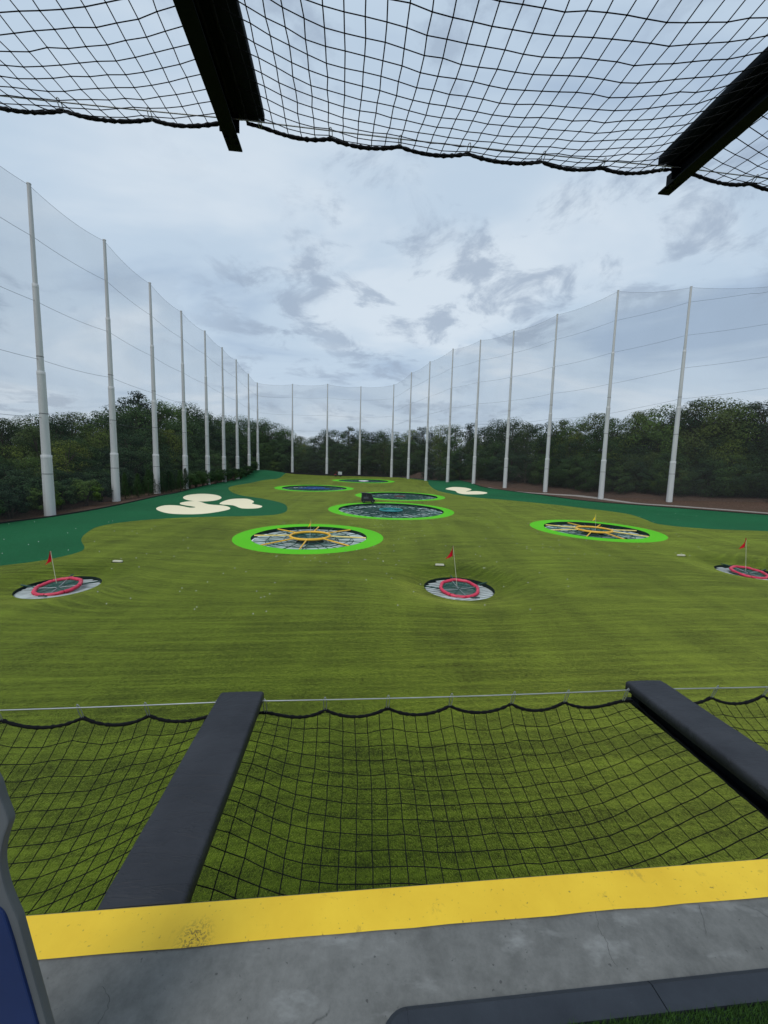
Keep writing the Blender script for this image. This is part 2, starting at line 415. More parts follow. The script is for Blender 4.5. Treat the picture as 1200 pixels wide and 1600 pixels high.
def seg_side(x, y):
    """signed distance outside the right field edge (approx): positive beyond it"""
    best = None
    x = np.asarray(x, float); y = np.asarray(y, float)
    dmin = np.full(x.shape, 1e9); sgn = np.full(x.shape, -1.0)
    for a, b in zip(RB[:-1], RB[1:]):
        d = b - a; t = np.clip(((x - a[0]) * d[0] + (y - a[1]) * d[1]) / (d @ d), 0, 1)
        qx = a[0] + t * d[0]; qy = a[1] + t * d[1]
        ds = np.hypot(x - qx, y - qy); cr = d[0] * (y - a[1]) - d[1] * (x - a[0])
        m = ds < dmin
        dmin = np.where(m, ds, dmin); sgn = np.where(m, np.where(cr < 0, 1.0, -1.0), sgn)
    return dmin * sgn
def terr(x, y):
    x = np.asarray(x, float); y = np.asarray(y, float)
    z = 0.033 * np.clip(y, -60, 260)
    for (mx, my, h, r) in MOUNDS: z = z + h * np.exp(-(((x - mx) ** 2 + (y - my) ** 2) / r ** 2))
    for k, (tx, ty, r, ra) in TARGETS.items():
        d = np.hypot(x - tx, y - ty)
        if ra == 0: z = z - 0.52 * np.exp(-(np.clip(d - r, 0, None) / 1.5) ** 2)
    far = np.clip((np.hypot(x, y) - 20) / 40, 0, 1)
    z = z + 0.10 * far * np.sin(x * 0.11 + 1.3) * np.sin(y * 0.083 + 0.4)
    e = seg_side(x, y)
    s = np.clip((e - 0.5) / 18, 0, 1); z = z + 2.1 * s * s * (3 - 2 * s)
    return z
def ray(u, v): return F_ + (u - 600) / FPX * R_ - (v - 800) / FPX * U_
def on_ground(u, v):
    """the point of the terrain seen at a photo pixel"""
    d = ray(u, v); t = EYE / max(1e-3, (-d[2] + 0.033 * d[1]))
    for _ in range(25):
        p = t * d; g = float(terr(p[0], p[1])); h = EYE + p[2] - g
        t = max(0.5, t + 0.8 * h / max(0.02, -d[2] + 0.033 * d[1]))
    p = t * d; return (p[0], p[1])
def at_dist(u, v, y): d = ray(u, v); t = y / d[1]; return np.array([t * d[0], y, EYE + t * d[2]])
def to_px(P):
    d = np.array(P, float) - np.array([0, 0, EYE]); z = d @ F_
    return 600 + FPX * (d @ R_) / z, 800 - FPX * (d @ U_) / z
def smooth_poly(pts, sub=4, closed=True):
    P = [np.array(p, float) for p in pts]; n = len(P); out = []
    for i in range(n if closed else n - 1):
        p0, p1, p2, p3 = (P[(i - 1) % n], P[i], P[(i + 1) % n], P[(i + 2) % n]) if closed else (P[max(i - 1, 0)], P[i], P[i + 1], P[min(i + 2, n - 1)])
        for k in range(sub):
            t = k / sub
            out.append(0.5 * ((2 * p1) + (-p0 + p2) * t + (2 * p0 - 5 * p1 + 4 * p2 - p3) * t * t + (-p0 + 3 * p1 - 3 * p2 + p3) * t ** 3))
    if not closed: out.append(P[-1])
    return out

# outlines of the turf areas
l_outer = [(-260, 862), (-120, 839), (0, 818.5), (87, 807), (187, 789), (250, 775), (300, 764), (340, 755), (375, 746.5)]
l_inner = [(449, 744.6), (436, 747), (413, 750), (392, 754.5), (361, 760), (359, 766.5), (375, 773.5), (410, 779), (441, 786), (449, 794.5), (441, 802),
           (410, 805.7), (350, 807), (280, 809), (210, 814), (157, 822), (135, 833), (127, 843.5), (132, 856), (119, 864), (70, 875), (0, 884), (-120, 897), (-260, 911)]
LO = [np.array(on_ground(*p)) for p in l_outer] + [np.array((-55.2, 150.0)), np.array((-57.0, 164.0)), np.array((-55, 173)), np.array((-47.5, 177))]
LI = [np.array(on_ground(*p)) for p in l_inner[1:]]
LI = [np.array((-43.5, 175))] + [p for p in LI]
lo_s = smooth_poly(LO, 4, False); li_s = smooth_poly(LI, 5, False)
ROUGH_L = lo_s + li_s
r_outer = [(670, 747.4), (707, 748.6), (727, 752.5), (750, 760), (782, 765.5), (845, 773.5), (920, 783.5), (1050, 793.5), (1200, 805), (1320, 814), (1420, 822)]
r_inner = [(1420, 842), (1320, 836), (1200, 830), (1100, 826), (1030, 819), (1005, 810.5), (975, 802), (900, 792.5), (870, 789), (795, 781.5), (745, 777.5), (702, 771), (680, 765), (670, 756.5), (664, 751)]
RO = [np.array((8.5, 178.5))] + [np.array(on_ground(*p)) for p in r_outer]
RI = [np.array(on_ground(*p)) for p in r_inner] + [np.array((7.0, 177.5))]
ro_s = smooth_poly(RO, 4, False); ri_s = smooth_poly(RI, 5, False)
ROUGH_R = ro_s + ri_s
FAR = [np.array((-47.5, 177.0)), np.array((-30, 179.5)), np.array((-10, 180.0)), np.array((8.5, 178.5))]
OUTLINE = [np.array((-110, -8)), np.array((-110, lo_s[0][1]))] + lo_s + FAR[1:3] + ro_s + [np.array((110, ro_s[-1][1])), np.array((110, -8))]
def ell(cx, cy, rx, ry, n=14): return [(cx + rx * cos(2 * pi * i / n), cy + ry * sin(2 * pi * i / n)) for i in range(n)]
BUNK = [
    [on_ground(*p) for p in ell(316, 777.5, 30, 6)],
    [on_ground(*p) for p in [(244, 794), (258, 789.5), (280, 790), (297, 793.2), (305, 792), (284, 788.5), (282, 785.5), (296, 783.2), (311, 783.6), (326, 788), (350, 790), (360, 794), (350, 798), (315, 803), (273, 803), (252, 799.5)]],
    [on_ground(*p) for p in [(343, 787.5), (352, 782), (366, 779.3), (386, 779.3), (397, 783.5), (394, 786.8), (409.5, 790.5), (403, 794), (378, 794.3), (364, 789.5)]],
    [on_ground(*p) for p in [(696, 764), (707, 761), (727, 762), (737, 765), (728, 768), (744, 767.3), (761, 769.5), (755, 772), (727, 772.3), (715, 770), (711, 767)]]]
BUNK = [smooth_poly(b, 3) for b in BUNK]
pth = smooth_poly([np.array(on_ground(u, v)) for u, v in [(760, 755), (800, 761.5), (900, 772), (987, 780), (1062, 785), (1200, 792), (1330, 799)]], 3, False)
def band(line, w):
    l = []; r = []
    for i, p in enumerate(line):
        d = line[min(i + 1, len(line) - 1)] - line[max(i - 1, 0)]; d = d / np.hypot(*d); n = np.array((-d[1], d[0]))
        l.append(p + n * w); r.append(p - n * w)
    return l + r[::-1]
PATH = band(pth, 1.1)

def circle(x, y, r, n): return [np.array((x + r * cos(2 * pi * i / n), y + r * sin(2 * pi * i / n))) for i in range(n)]
verts, edges = [], []
def loop(poly):
    b = len(verts); n = len(poly)
    verts.extend([tuple(map(float, p)) for p in poly]); edges.extend([(b + i, b + (i + 1) % n) for i in range(n)])
BIG = 1800.0
loop([(-BIG, -BIG), (BIG, -BIG), (BIG, BIG), (-BIG, BIG)])
for p in (OUTLINE, ROUGH_L, ROUGH_R, PATH): loop(p)
for b in BUNK: loop(b)
NSEG = 72
for k, (x, y, r, ra) in TARGETS.items():
    loop(circle(x, y, r, NSEG))
    if ra: loop(circle(x, y, ra, NSEG))
    else:
        for rr in (r + 0.35, r + 0.8, r + 1.4, r + 2.1, r + 3.0): verts.extend([tuple(map(float, p)) for p in circle(x, y, rr, 36)])
def grid(x0, x1, y0, y1, s, jit=0.2, skip=None):
    for yy in np.arange(y0, y1, s):
        for xx in np.arange(x0, x1, s):
            if skip and skip[0] <= xx <= skip[1] and skip[2] <= yy <= skip[3]: continue
            verts.append((float(xx + RNG.uniform(-jit, jit) * s), float(yy + RNG.uniform(-jit, jit) * s)))
grid(-48, 60, 1, 62, 1.2)
grid(-70, 95, 62, 185, 1.7)
grid(-130, 130, -12, 250, 7, skip=(-70, 95, 1, 185))
grid(-700, 700, -300, 900, 60, skip=(-130, 130, -12, 250))
res = delaunay_2d_cdt([Vector(v) for v in verts], edges, [], 0, 1e-5)
tv = np.array([(v.x, v.y) for v in res[0]]); tf = np.array([f for f in res[2] if len(f) == 3])
cen = tv[tf].mean(axis=1)
def inside(poly, P):
    poly = np.array([(p[0], p[1]) for p in poly]); x, y = P[:, 0], P[:, 1]; c = np.zeros(len(P), bool); j = len(poly) - 1
    for i in range(len(poly)):
        xi, yi = poly[i]; xj, yj = poly[j]
        with np.errstate(divide='ignore', invalid='ignore'):
            c ^= ((yi > y) != (yj > y)) & (x < (xj - xi) * (y - yi) / (yj - yi + 1e-30) + xi)
        j = i
    return c
reg = np.zeros(len(tf), int)                                   # 0 ground outside the field
reg[inside(PATH, cen)] = 5
reg[inside(OUTLINE, cen)] = 1
reg[inside(ROUGH_L, cen) & (reg == 1)] = 2
reg[inside(ROUGH_R, cen) & (reg == 1)] = 3
for i, b in enumerate(BUNK): reg[inside(b, cen)] = 10 + i
for i, (k, (x, y, r, ra)) in enumerate(TARGETS.items()):
    d = np.hypot(cen[:, 0] - x, cen[:, 1] - y)
    if ra: reg[d < ra * cos(pi / NSEG)] = 20 + i
    reg[d < r * cos(pi / NSEG)] = -1
tz = terr(tv[:, 0], tv[:, 1])
# brushing direction of the turf: rows parallel to the bay that bend round every target
flow = (tv - BO) @ N1
for k, (x, y, r, ra) in TARGETS.items():
    rr = np.hypot(tv[:, 0] - x, tv[:, 1] - y); R = (ra or r * 1.5)
    flow = flow + (5.0 if ra else 3.2) * np.exp(-((rr - R * 0.5) / (R * 1.1)) ** 2) * (1 if k != 'red_a' else -1)
def region_mesh(name, ids, mat, org=(0, 0, 0)):
    f = tf[np.isin(reg, ids)]; used, inv = np.unique(f, return_inverse=True)
    me = bpy.data.meshes.new(name)
    v3 = np.column_stack([tv[used, 0] - org[0], tv[used, 1] - org[1], tz[used] - org[2]])
    me.from_pydata(v3.tolist(), [], inv.reshape(f.shape).tolist()); me.update()
    a = me.attributes.new('flow', 'FLOAT', 'POINT'); a.data.foreach_set('value', flow[used].astype(np.float32))
    me.polygons.foreach_set('use_smooth', [True] * len(f)); me.materials.append(mat)
    return me
link('ground', region_mesh('ground', [0], M['mulch']), kind='structure')
link('fairway_turf', region_mesh('fairway_turf', [1], M['fairway']), kind='structure')
link('rough_turf_left', region_mesh('rough_turf', [2], M['rough']), kind='structure')
link('rough_turf_right', region_mesh('rough_turf', [3], M['rough']), kind='structure')
link('gravel_path', region_mesh('gravel_path', [5], M['gravel']), kind='structure')
bl = ['cream oval bunker at the back of the three left bunkers', 'cream bunker with a notch, front and largest of the left bunkers',
      'cream lobed bunker nearest the olive fairway among the left bunkers', 'cream curled bunker on the dark green turf before the right poles']
for i in range(4):
    link('sand_bunker', region_mesh('sand_bunker', [10 + i], M['sand']), label=bl[i], cat='bunker', group='cream bunkers')

# raised black edging between dark turf and mulch
def edging(name, line, label, dz=0.16):
    m = MB(); vs = []; fs = []
    for p in line:
        z = float(terr(p[0], p[1]))
        vs += [(p[0], p[1], z - 0.15), (p[0], p[1], z + dz)]
    n = len(line)
    for i in range(n - 1): fs.append((2 * i, 2 * i + 2, 2 * i + 3, 2 * i + 1))
    off = []
    for i, p in enumerate(line):
        d = line[min(i + 1, n - 1)] - line[max(i - 1, 0)]; d = d / np.hypot(*d); off.append(np.array((-d[1], d[0])) * 0.14)
    vs2 = [(v[0] + off[i // 2][0], v[1] + off[i // 2][1], v[2]) for i, v in enumerate(vs)]
    b = len(vs); vs += vs2
    for i in range(n - 1):
        fs.append((b + 2 * i, b + 2 * i + 1, b + 2 * i + 3, b + 2 * i + 2)); fs.append((2 * i + 1, 2 * i + 3, b + 2 * i + 3, b + 2 * i + 1))
    m.add(vs, fs); return m.build(name, M['edging'], label=label, cat='edging')
edging('field_edging', [p for p in lo_s if p[1] > 20], 'low black edging along the left edge of the dark green turf')
edging('field_edging', [np.array(p) for p in ro_s[2:]], 'low black edging between the right dark green turf and the mulch')
edging('field_edging', [np.array((-46.5, 178.3)), np.array((-30, 180.2)), np.array((-10, 180.8)), np.array((8, 179.6))], 'low black wall along the far end of the fairway', 0.75)

# ------------------------------------------------------------------ bay deck
def bay(s, t, z): p = BO + E1 * s + N1 * t; return Vector((p[0], p[1], z))
BAYM = Matrix(((E1[0], N1[0], 0, BO[0]), (E1[1], N1[1], 0, BO[1]), (0, 0, 1, 0), (0, 0, 0, 1)))
def bayobj(name, mb, mat, parent=None, bevel=0, **kw):
    """built in bay coordinates s, t, z; a top-level object stands in the bay frame"""
    o = mb.build(name, mat, parent, bevel, **kw)
    if parent is None: o.matrix_world = BAYM
    return o
def baythin(name, **kw):
    o = empty(name, **kw); o.matrix_world = BAYM; return o
deck = bayobj('bay_deck', MB().box((0, -2.6, FLOOR - 0.17), (16, 5.2, 0.34)), M['concrete'], bevel=0.006, kind='structure')
ys = MB(); n = 120; rj = random.Random(3)
vs = []
for i in range(n + 1):
    s = -8 + 16 * i / n
    vs += [(s, -0.147 + rj.uniform(-0.002, 0.002), FLOOR + 0.004), (s, -0.008, FLOOR + 0.004), (s, 0.0025, FLOOR - 0.006), (s, 0.0025, FLOOR - 0.30)]
fs = []
for i in range(n):
    for j in range(3): fs.append((4 * i + j, 4 * i + 4 + j, 4 * i + 5 + j, 4 * i + 1 + j))
ys.add(vs, fs)
bayobj('edge_stripe', ys, M['yellow'], deck)
def floor_pt(u, v):
    d = ray(u, v); t = (FLOOR + 0.0012 - EYE) / d[2]; p = np.array([t * d[0], t * d[1]]) - BO
    return (float(p @ E1), float(p @ N1))
rk = random.Random(4)
for line in ([(926, 1412), (932, 1430), (936, 1452), (948, 1470), (952, 1490), (966, 1512)], [(1092, 1412), (1100, 1440), (1104, 1462)], [(158, 1540), (170, 1560), (166, 1580), (150, 1605)]):
    pts = [floor_pt(*p) for p in smooth_poly(line, 5, False)]; vs = []; fs = []
    for i, (a, b) in enumerate(pts):
        w = 0.0006 * rk.uniform(0.4, 1.0) * (0.3 if i in (0, len(pts) - 1) else 1); a += rk.uniform(-0.003, 0.003)
        vs += [(a - w, b, FLOOR + 0.0012), (a + w, b, FLOOR + 0.0012)]
    fs = [(2 * i, 2 * i + 1, 2 * i + 3, 2 * i + 2) for i in range(len(pts) - 1)]
    bayobj('crack', MB().add(vs, fs), M['edging'], deck)
# front of the deck overhead, which carries the upper brackets
UP = 4.02
bayobj('upper_deck', MB().box((0, -0.35, FLOOR + UP - 0.17), (16, 0.7, 0.34)), M['concrete'], bevel=0.006, kind='structure')

# outriggers: padded steel beams that carry the nets
STRUTS = [-4.10, -0.885, 2.32, 5.53]
def pad(s, t0, t1, z0, z1, w, seed):
    """foam slab in a vinyl sleeve, slightly uneven on top"""
    rr = random.Random(seed); m = MB(); n = 22; prof0 = []
    c = 0.016
    for (x, z) in ((-w / 2, z0), (-w / 2, z1 - c), (-w / 2 + c * 0.3, z1 - c * 0.3), (-w / 2 + c, z1), (-w / 6, z1 + 0.003), (w / 6, z1 + 0.003), (w / 2 - c, z1), (w / 2 - c * 0.3, z1 - c * 0.3), (w / 2, z1 - c), (w / 2, z0)): prof0.append((x, z))
    k = len(prof0); vs = []
    for i in range(n + 1):
        t = t0 + (t1 - t0) * i / n; bul = 0.004 * sin(t * 7 + seed) + rr.uniform(-0.0015, 0.0015); e = 0.008 if i in (0, n) else 0
        for (x, z) in prof0: vs.append((s + x * (1 + bul * 1.2), t, z - (e if z > z0 else 0) + (bul * 0.5 if z > z0 else 0)))
    fs = []
    for i in range(n):
        for j in range(k): j2 = (j + 1) % k; fs.append((i * k + j, i * k + j2, (i + 1) * k + j2, (i + 1) * k + j))
    m.add(vs, fs, True); m.add(vs[:k], [tuple(range(k))]); m.add(vs[n * k:], [tuple(range(k))]); return m
M['black_vinyl'] = simple('black_vinyl', (0.0022, 0.0045, 0.0070), 0.7, 0.12, var=0.3, bump=0.2, bscale=8)
def outrigger(s, z, reach, label, seed, w=0.315, hgt=0.148, ext=0.09, off=0.0):
    t = baythin('net_outrigger', label=label, cat='beam', group='padded net outriggers')
    pd = pad(s, 0.004, reach - 0.02, z - 0.075, z + 0.0, w, seed).build('pad', M['vinyl'] if seed < 5 else M['black_vinyl'], t)
    s += off
    MB().box((s, reach / 2 + ext / 2, z - 0.081 - hgt / 2), (0.012, reach + ext, hgt)).build('web', M['black_steel'], t)
    MB().box((s, reach / 2 + ext / 2 + 0.01, z - 0.088 - hgt), (0.095, reach + ext + 0.03, 0.012)).build('bottom_flange', M['black_steel'], t)
    MB().box((s, reach / 2 - 0.01, z - 0.081), (0.16, reach - 0.04, 0.010)).build('top_flange', M['black_steel'], t)
    MB().box((s, reach - 0.06, z - 0.081 - hgt / 2), (0.13, 0.010, hgt - 0.002)).build('end_plate', M['black_steel'], t)
    for k in range(4):
        MB().tube([(s + (0.026 if k % 2 else -0.026), reach + 0.02 - 0.05 * (k // 2), z - 0.102 - hgt), (s + (0.026 if k % 2 else -0.026), reach + 0.02 - 0.05 * (k // 2), z - 0.095 - hgt)], 0.011, 6).build('bolt', M['black_steel'], t)
    return t
LOW_T, UPP_T = 1.445, 1.63
LOWC, UPC = FLOOR - 0.05, EYE + 2.32
lower_lab = ['grey padded beam beyond the left end of the lower nets', 'lower dark grey padded beam left of centre, over the yellow edge',
             'lower dark grey padded beam at the right, over the yellow edge', 'grey padded beam beyond the right end of the lower nets']
upper_lab = ['black overhead beam beyond the left end of the upper nets', 'black overhead steel beam in the top left, carrying the upper net',
             'black overhead steel beam in the top right corner, carrying the upper net', 'black overhead beam beyond the right end of the upper nets']
for i, s in enumerate(STRUTS): outrigger(s, FLOOR + 0.0, LOW_T + 0.01, lower_lab[i], i + 1)
for i, s in enumerate(STRUTS): outrigger(s, UPC + 0.11, UPP_T + 0.01, upper_lab[i], i + 5, 0.30, 0.105, 0.06, -0.075 if i == 1 else 0.0)
for z, tt, lab in ((LOWC, LOW_T - 0.06, 'thin galvanised cable along the front of the lower nets'), (UPC, UPP_T - 0.06, 'thin dark cable along the front of the upper nets')):
    pts = []
    for a, b in zip(STRUTS[:-1], STRUTS[1:]):
        for k in range(12):
            u = k / 12; pts.append((a + (b - a) * u, tt, z - 0.014 * 4 * u * (1 - u)))
    pts.append((STRUTS[-1], tt, z))
    bayobj('net_cable', MB().tube(pts, 0.0042, 6), M['galv'], label=lab, cat='cable')

# safety nets
def safety_net(s0, s1, z, tf_, zback, sag, label, seed, hang=0.118, cell=0.102, scal=0.068, tie=0.13):
    rr = random.Random(seed)
    root = baythin('safety_net', label=label, cat='net', group='black safety nets')
    W = s1 - s0; ncl = 6; nu = int(round(W * 1.06 / cell)); nv = int(round((tf_ + 0.22) / cell))
    clip = [(i + 0.08) / (ncl + 0.16) if i else 0.03 for i in range(ncl + 1)]; clip[-1] = 0.97
    clip = [0.03 + 0.94 * i / ncl + (rr.uniform(-0.012, 0.012) if 0 < i < ncl else 0) for i in range(ncl + 1)]
    def drape(u):                                    # hang of the front rope under the cable
        for a, b in zip(clip[:-1], clip[1:]):
            if a <= u <= b:
                q = (u - a) / (b - a); return hang + scal * (4 * q * (1 - q)) ** 0.9
        return hang
    ph = [rr.uniform(0, 6) for _ in range(6)]
    def P(u, v, jit=0.0):
        uu = min(max(u, 0), 1); e = 1 - abs(2 * uu - 1) ** 3.2
        zf = z - hang - (drape(uu) - hang) * v ** 5; zb = zback
        vs_ = v ** 0.9
        zz_ = zb + (zf - zb) * vs_ - sag * e * (4 * v * (1 - v)) ** 0.75
        # corners stay tied up to the beams
        side = abs(2 * uu - 1) ** 6
        zz_ = zz_ * (1 - side) + (z - tie - 0.05 * (1 - v)) * side
        # folds that run back from each clip
        zz_ += 0.010 * sin(uu * 2 * pi * ncl + ph[0]) * v * (1 - v) * 2 * e
        x = s0 + W * uu + 0.012 * sin(v * 7 + ph[1] + uu * 5) * e
        t = 0.0 + (tf_ - 0.01) * v + 0.016 * sin(uu * 11 + ph[2]) * v * (1 - v) * 4 + 0.010 * sin(uu * 23 + ph[3]) * (1 - v)
        return Vector((x, t, zz_))
    G = [[P(i / nu, j / nv) + Vector((rr.uniform(-1, 1) * 0.004, rr.uniform(-1, 1) * 0.004, rr.uniform(-1, 1) * 0.004)) * (0 if j in (0, nv) else 1) for j in range(nv + 1)] for i in range(nu + 1)]
    m = MB(); r = 0.0031
    for i in range(nu + 1): m.tube(G[i], r, 4, caps=False, smooth=True)
    for j in range(1, nv + 1): m.tube([G[i][j] for i in range(nu + 1)], r, 4, caps=False, smooth=True)
    k = 0.0058
    for i in range(nu + 1):
        for j in range(1, nv):
            p = G[i][j]
            m.add([p + Vector(d) * k for d in ((1, 0, 0), (-1, 0, 0), (0, 1, 0), (0, -1, 0), (0, 0, 1), (0, 0, -1))],
                  [(0, 2, 4), (2, 1, 4), (1, 3, 4), (3, 0, 4), (2, 0, 5), (1, 2, 5), (3, 1, 5), (0, 3, 5)])
    m.build('netting', M['cord'], root)
    # bound front rope, lumpy with lashing
    fr = [P(i / 160, 1.0) for i in range(161)]
    m = MB().tube(fr, [0.0118 * (1 + 0.38 * sin(i * 2.3 + ph[4]) * rr.uniform(0.0, 1)) for i in range(161)], 6)
    m.build('front_rope', M['cord'], root)
    for sd in (0, 1):
        pts = []
        for i in range(60):
            v = i / 59; p = P(sd, v); pts.append(p + Vector(((0.008 if sd == 0 else -0.008) + rr.uniform(-0.004, 0.004), 0, 0.003 * sin(v * 40 + sd))))
        MB().tube(pts, 0.008, 6).build('side_rope', M['cord'], root)
    for c in clip:
        p = P(c, 1.0); cb_t = tf_ - 0.06; top = z + 0.002
        u_ = (c * W + s0 - s0) / W
        m = MB(); ring = []
        for i in range(14):
            a = 2 * pi * i / 14
            ring.append(Vector((p.x + 0.011 * sin(a), (p.y + cb_t) / 2 + (p.y - cb_t) / 2 * -cos(a), (p.z + top) / 2 + (top - p.z + 0.022) / 2 * cos(a))))
        m.tube(ring, 0.0032, 5, closed=True)
        m.build('snap_hook', M['galv'], root)
    return root
hw = 0.155
low_n = ['black lower net left of the left padded beam', 'black lower net sagging between the two padded beams', 'black lower net right of the right padded beam']
upp_n = ['black upper net overhead left of the left black beam', 'black upper net overhead between the two black beams', 'black upper net overhead right of the right black beam']
for i in range(3):
    a, b = STRUTS[i] + hw * 0.75, STRUTS[i + 1] - hw * 0.75
    a, b = STRUTS[i] + hw * 0.5, STRUTS[i + 1] - hw * 0.5
    safety_net(a, b, LOWC, LOW_T, FLOOR - 0.38, 0.28, low_n[i], 30 + i)
    a, b = STRUTS[i] + 0.03, STRUTS[i + 1] - 0.03
    safety_net(a, b, UPC, UPP_T, UPC - 0.18, 0.20, upp_n[i], 40 + i, 0.022, 0.102, 0.034, -0.02)

# tee mat: bevelled rubber border pieces round a patch of turf
mat = baythin('tee_mat', label='dark rubber edged hitting mat with green turf in the lower right corner', cat='golf mat')
zf = FLOOR
def mat_border(s0, s1, t0, t1, corner=False):
    m = MB(); w = t1 - t0
    prof = [(t1, zf + 0.001), (t1 - 0.004, zf + 0.010), (t1 - 0.020, zf + 0.022), (t0, zf + 0.026), (t0, zf + 0.001)]
    k = len(prof); nn = 10; vs = []; fs = []
    for i in range(nn + 1):
        s = s0 + (s1 - s0) * i / nn
        for (t, z) in prof:
            vs.append((s, t, z))
    for i in range(nn):
        for j in range(k - 1): fs.append((i * k + j, (i + 1) * k + j, (i + 1) * k + j + 1, i * k + j + 1))
    fs.append(tuple(range(k))); fs.append(tuple(reversed(range(nn * k, nn * k + k))))
    return m.add(vs, fs)
# border runs 1.85 m across, outer edge at t = -0.354
TO, TI = -0.352, -0.440
mat_border(0.075, 0.872, TI, TO).build('border_strip', M['rubber'], mat)
mat_border(0.8755, 1.75, TI, TO).build('border_strip', M['rubber'], mat)
cm = MB(); vs = []; fs = []
cs, ct, ro_, ri_ = 0.0745, TI + 0.0, TO - TI, 0.004
for i in range(9):
    a = pi / 2 + (pi / 2) * i / 8
    for (rad, z) in ((ro_, zf + 0.001), (ro_ - 0.004, zf + 0.010), (ro_ - 0.02, zf + 0.022), (ri_, zf + 0.026), (ri_, zf + 0.001)):
        vs.append((cs + rad * cos(a), ct + rad * sin(a), z))
for i in range(8):
    for j in range(4): fs.append((i * 5 + j, i * 5 + 5 + j, i * 5 + 6 + j, i * 5 + 1 + j))
cm.add(vs, fs).build('corner_piece', M['rubber'], mat)
sm_ = MB(); sm_.box((cs - 0.042, TI - 0.65, zf + 0.0125), (0.085, 1.296, 0.024)); sm_.build('border_strip', M['rubber'], mat, bevel=0.004)
MB().box((0.92, TI - 0.655, zf + 0.013), (1.66, 1.296, 0.018)).build('turf_base', M['pit'], mat)
bm_ = MB(); rr = random.Random(5)
for i in range(26000):
    s = rr.uniform(0.1, 1.74); t = TI - 0.006 - abs(rr.gauss(0, 0.12)) % 0.4
    h = rr.uniform(0.012, 0.024); a = rr.uniform(0, 6.28); w = 0.0013
    dx, dy = cos(a) * w, sin(a) * w; lx, ly = rr.gauss(0, 0.006), rr.gauss(0, 0.006)
    bm_.add([(s - dx, t - dy, zf + 0.022), (s + dx, t + dy, zf + 0.022), (s + lx, t + ly, zf + 0.022 + h)], [(0, 1, 2)])
me = bm_.mesh('turf_pile', simple('tee_turf', (0.035, 0.085, 0.016), 0.7, 0.2, var=0.5, scale=40)); link('turf_pile', me, mat, kind='stuff')

# console at the left: grey shell with blue panel
con = empty('ball_dispenser', label='grey plastic stand with a blue side panel at the lower left edge', cat='dispenser')
CY = 0.74
def cpt(u, v): p = at_dist(u, v, CY); return (p[0], p[2])
outl = [(-190, 1150), (-40, 1180), (0, 1203), (14, 1240), (24, 1266), (25, 1278), (18, 1298), (13, 1325), (14, 1350), (22, 1382), (40, 1425)]
outl = [cpt(*p) for p in smooth_poly(outl, 3, False)]
zb = FLOOR + 0.005
xe, ze = outl[-1]; x2, z2 = cpt(88, 1600); k = (x2 - xe) / (z2 - ze)
outl += [(x2, z2), (x2 + k * (zb - z2), zb), (outl[0][0], zb)]
MB().prism(outl, CY - 0.018, CY).build('shell', M['grey_plastic'], con, bevel=0.004)
blu = [(-190, 1402), (-10, 1398), (8, 1399), (20, 1408), (27, 1424), (36, 1452)]
blu = [cpt(*p) for p in smooth_poly(blu, 3, False)]
xe, ze = blu[-1]; x2, z2 = cpt(78, 1600); k = (x2 - xe) / (z2 - ze)
blu += [(x2, z2), (x2 + k * (zb + 0.03 - z2), zb + 0.03), (blu[0][0], zb + 0.03)]
MB().prism(blu, CY - 0.023, CY - 0.006).build('side_panel', M['blue_plastic'], con, bevel=0.004)
MB().tube([(*[cpt(-20, 1392)[0]], CY - 0.022, cpt(-20, 1392)[1]), (cpt(9, 1361)[0], CY - 0.022, cpt(9, 1361)[1])], 0.003, 6).build('cable', M['cord'], con)
MB().box((outl[0][0] + 0.03, CY + 0.06, zb + 0.02), (0.20, 0.16, 0.04)).build('foot', M['grey_plastic'], con, bevel=0.01)

# ------------------------------------------------------------------ targets
def gz(x, y): return float(terr(x, y))
SL = 0.033
def ring_pts(x, y, r, z, n, off=0.0): return [(x + r * cos(2 * pi * i / n + off), y + r * sin(2 * pi * i / n + off), z + SL * r * sin(2 * pi * i / n + off)) for i in range(n)]
def flag(x, y, z0, h, cm, label, lean=(0.0, 0.0), fw=0.42, fh=0.68, left=True):
    f = empty('target_flag', (x, y, z0), label=label, cat='flag', group='target flags')
    top = Vector((lean[0], lean[1], h))
    MB().tube([(0, 0, 0), tuple(top * 0.5), tuple(top)], 0.016, 6).build('flag_pole', M['cream'], f)
    m = MB(); sg = -1 if left else 1; vs = []; nx, nz = 6, 8
    for j in range(nz + 1):
        q = j / nz
        for i in range(nx + 1):
            p = i / nx; wdt = fw * (0.10 + 0.9 * q)
            vs.append((top.x + sg * wdt * p * (0.25 + 0.75 * q), top.y + 0.06 * sin(p * 5 + q * 3), top.z - fh * q - 0.28 * p * q + 0.0))
    fs = [(j * (nx + 1) + i, j * (nx + 1) + i + 1, (j + 1) * (nx + 1) + i + 1, (j + 1) * (nx + 1) + i) for j in range(nz) for i in range(nx)]
    vs2 = [(a, b + 0.006, c) for a, b, c in vs]; b = len(vs)
    m.add(vs, fs, True); m.add(vs2, [tuple(reversed(q)) for q in fs], True)
    m.build('flag_cloth', cm, f); return f
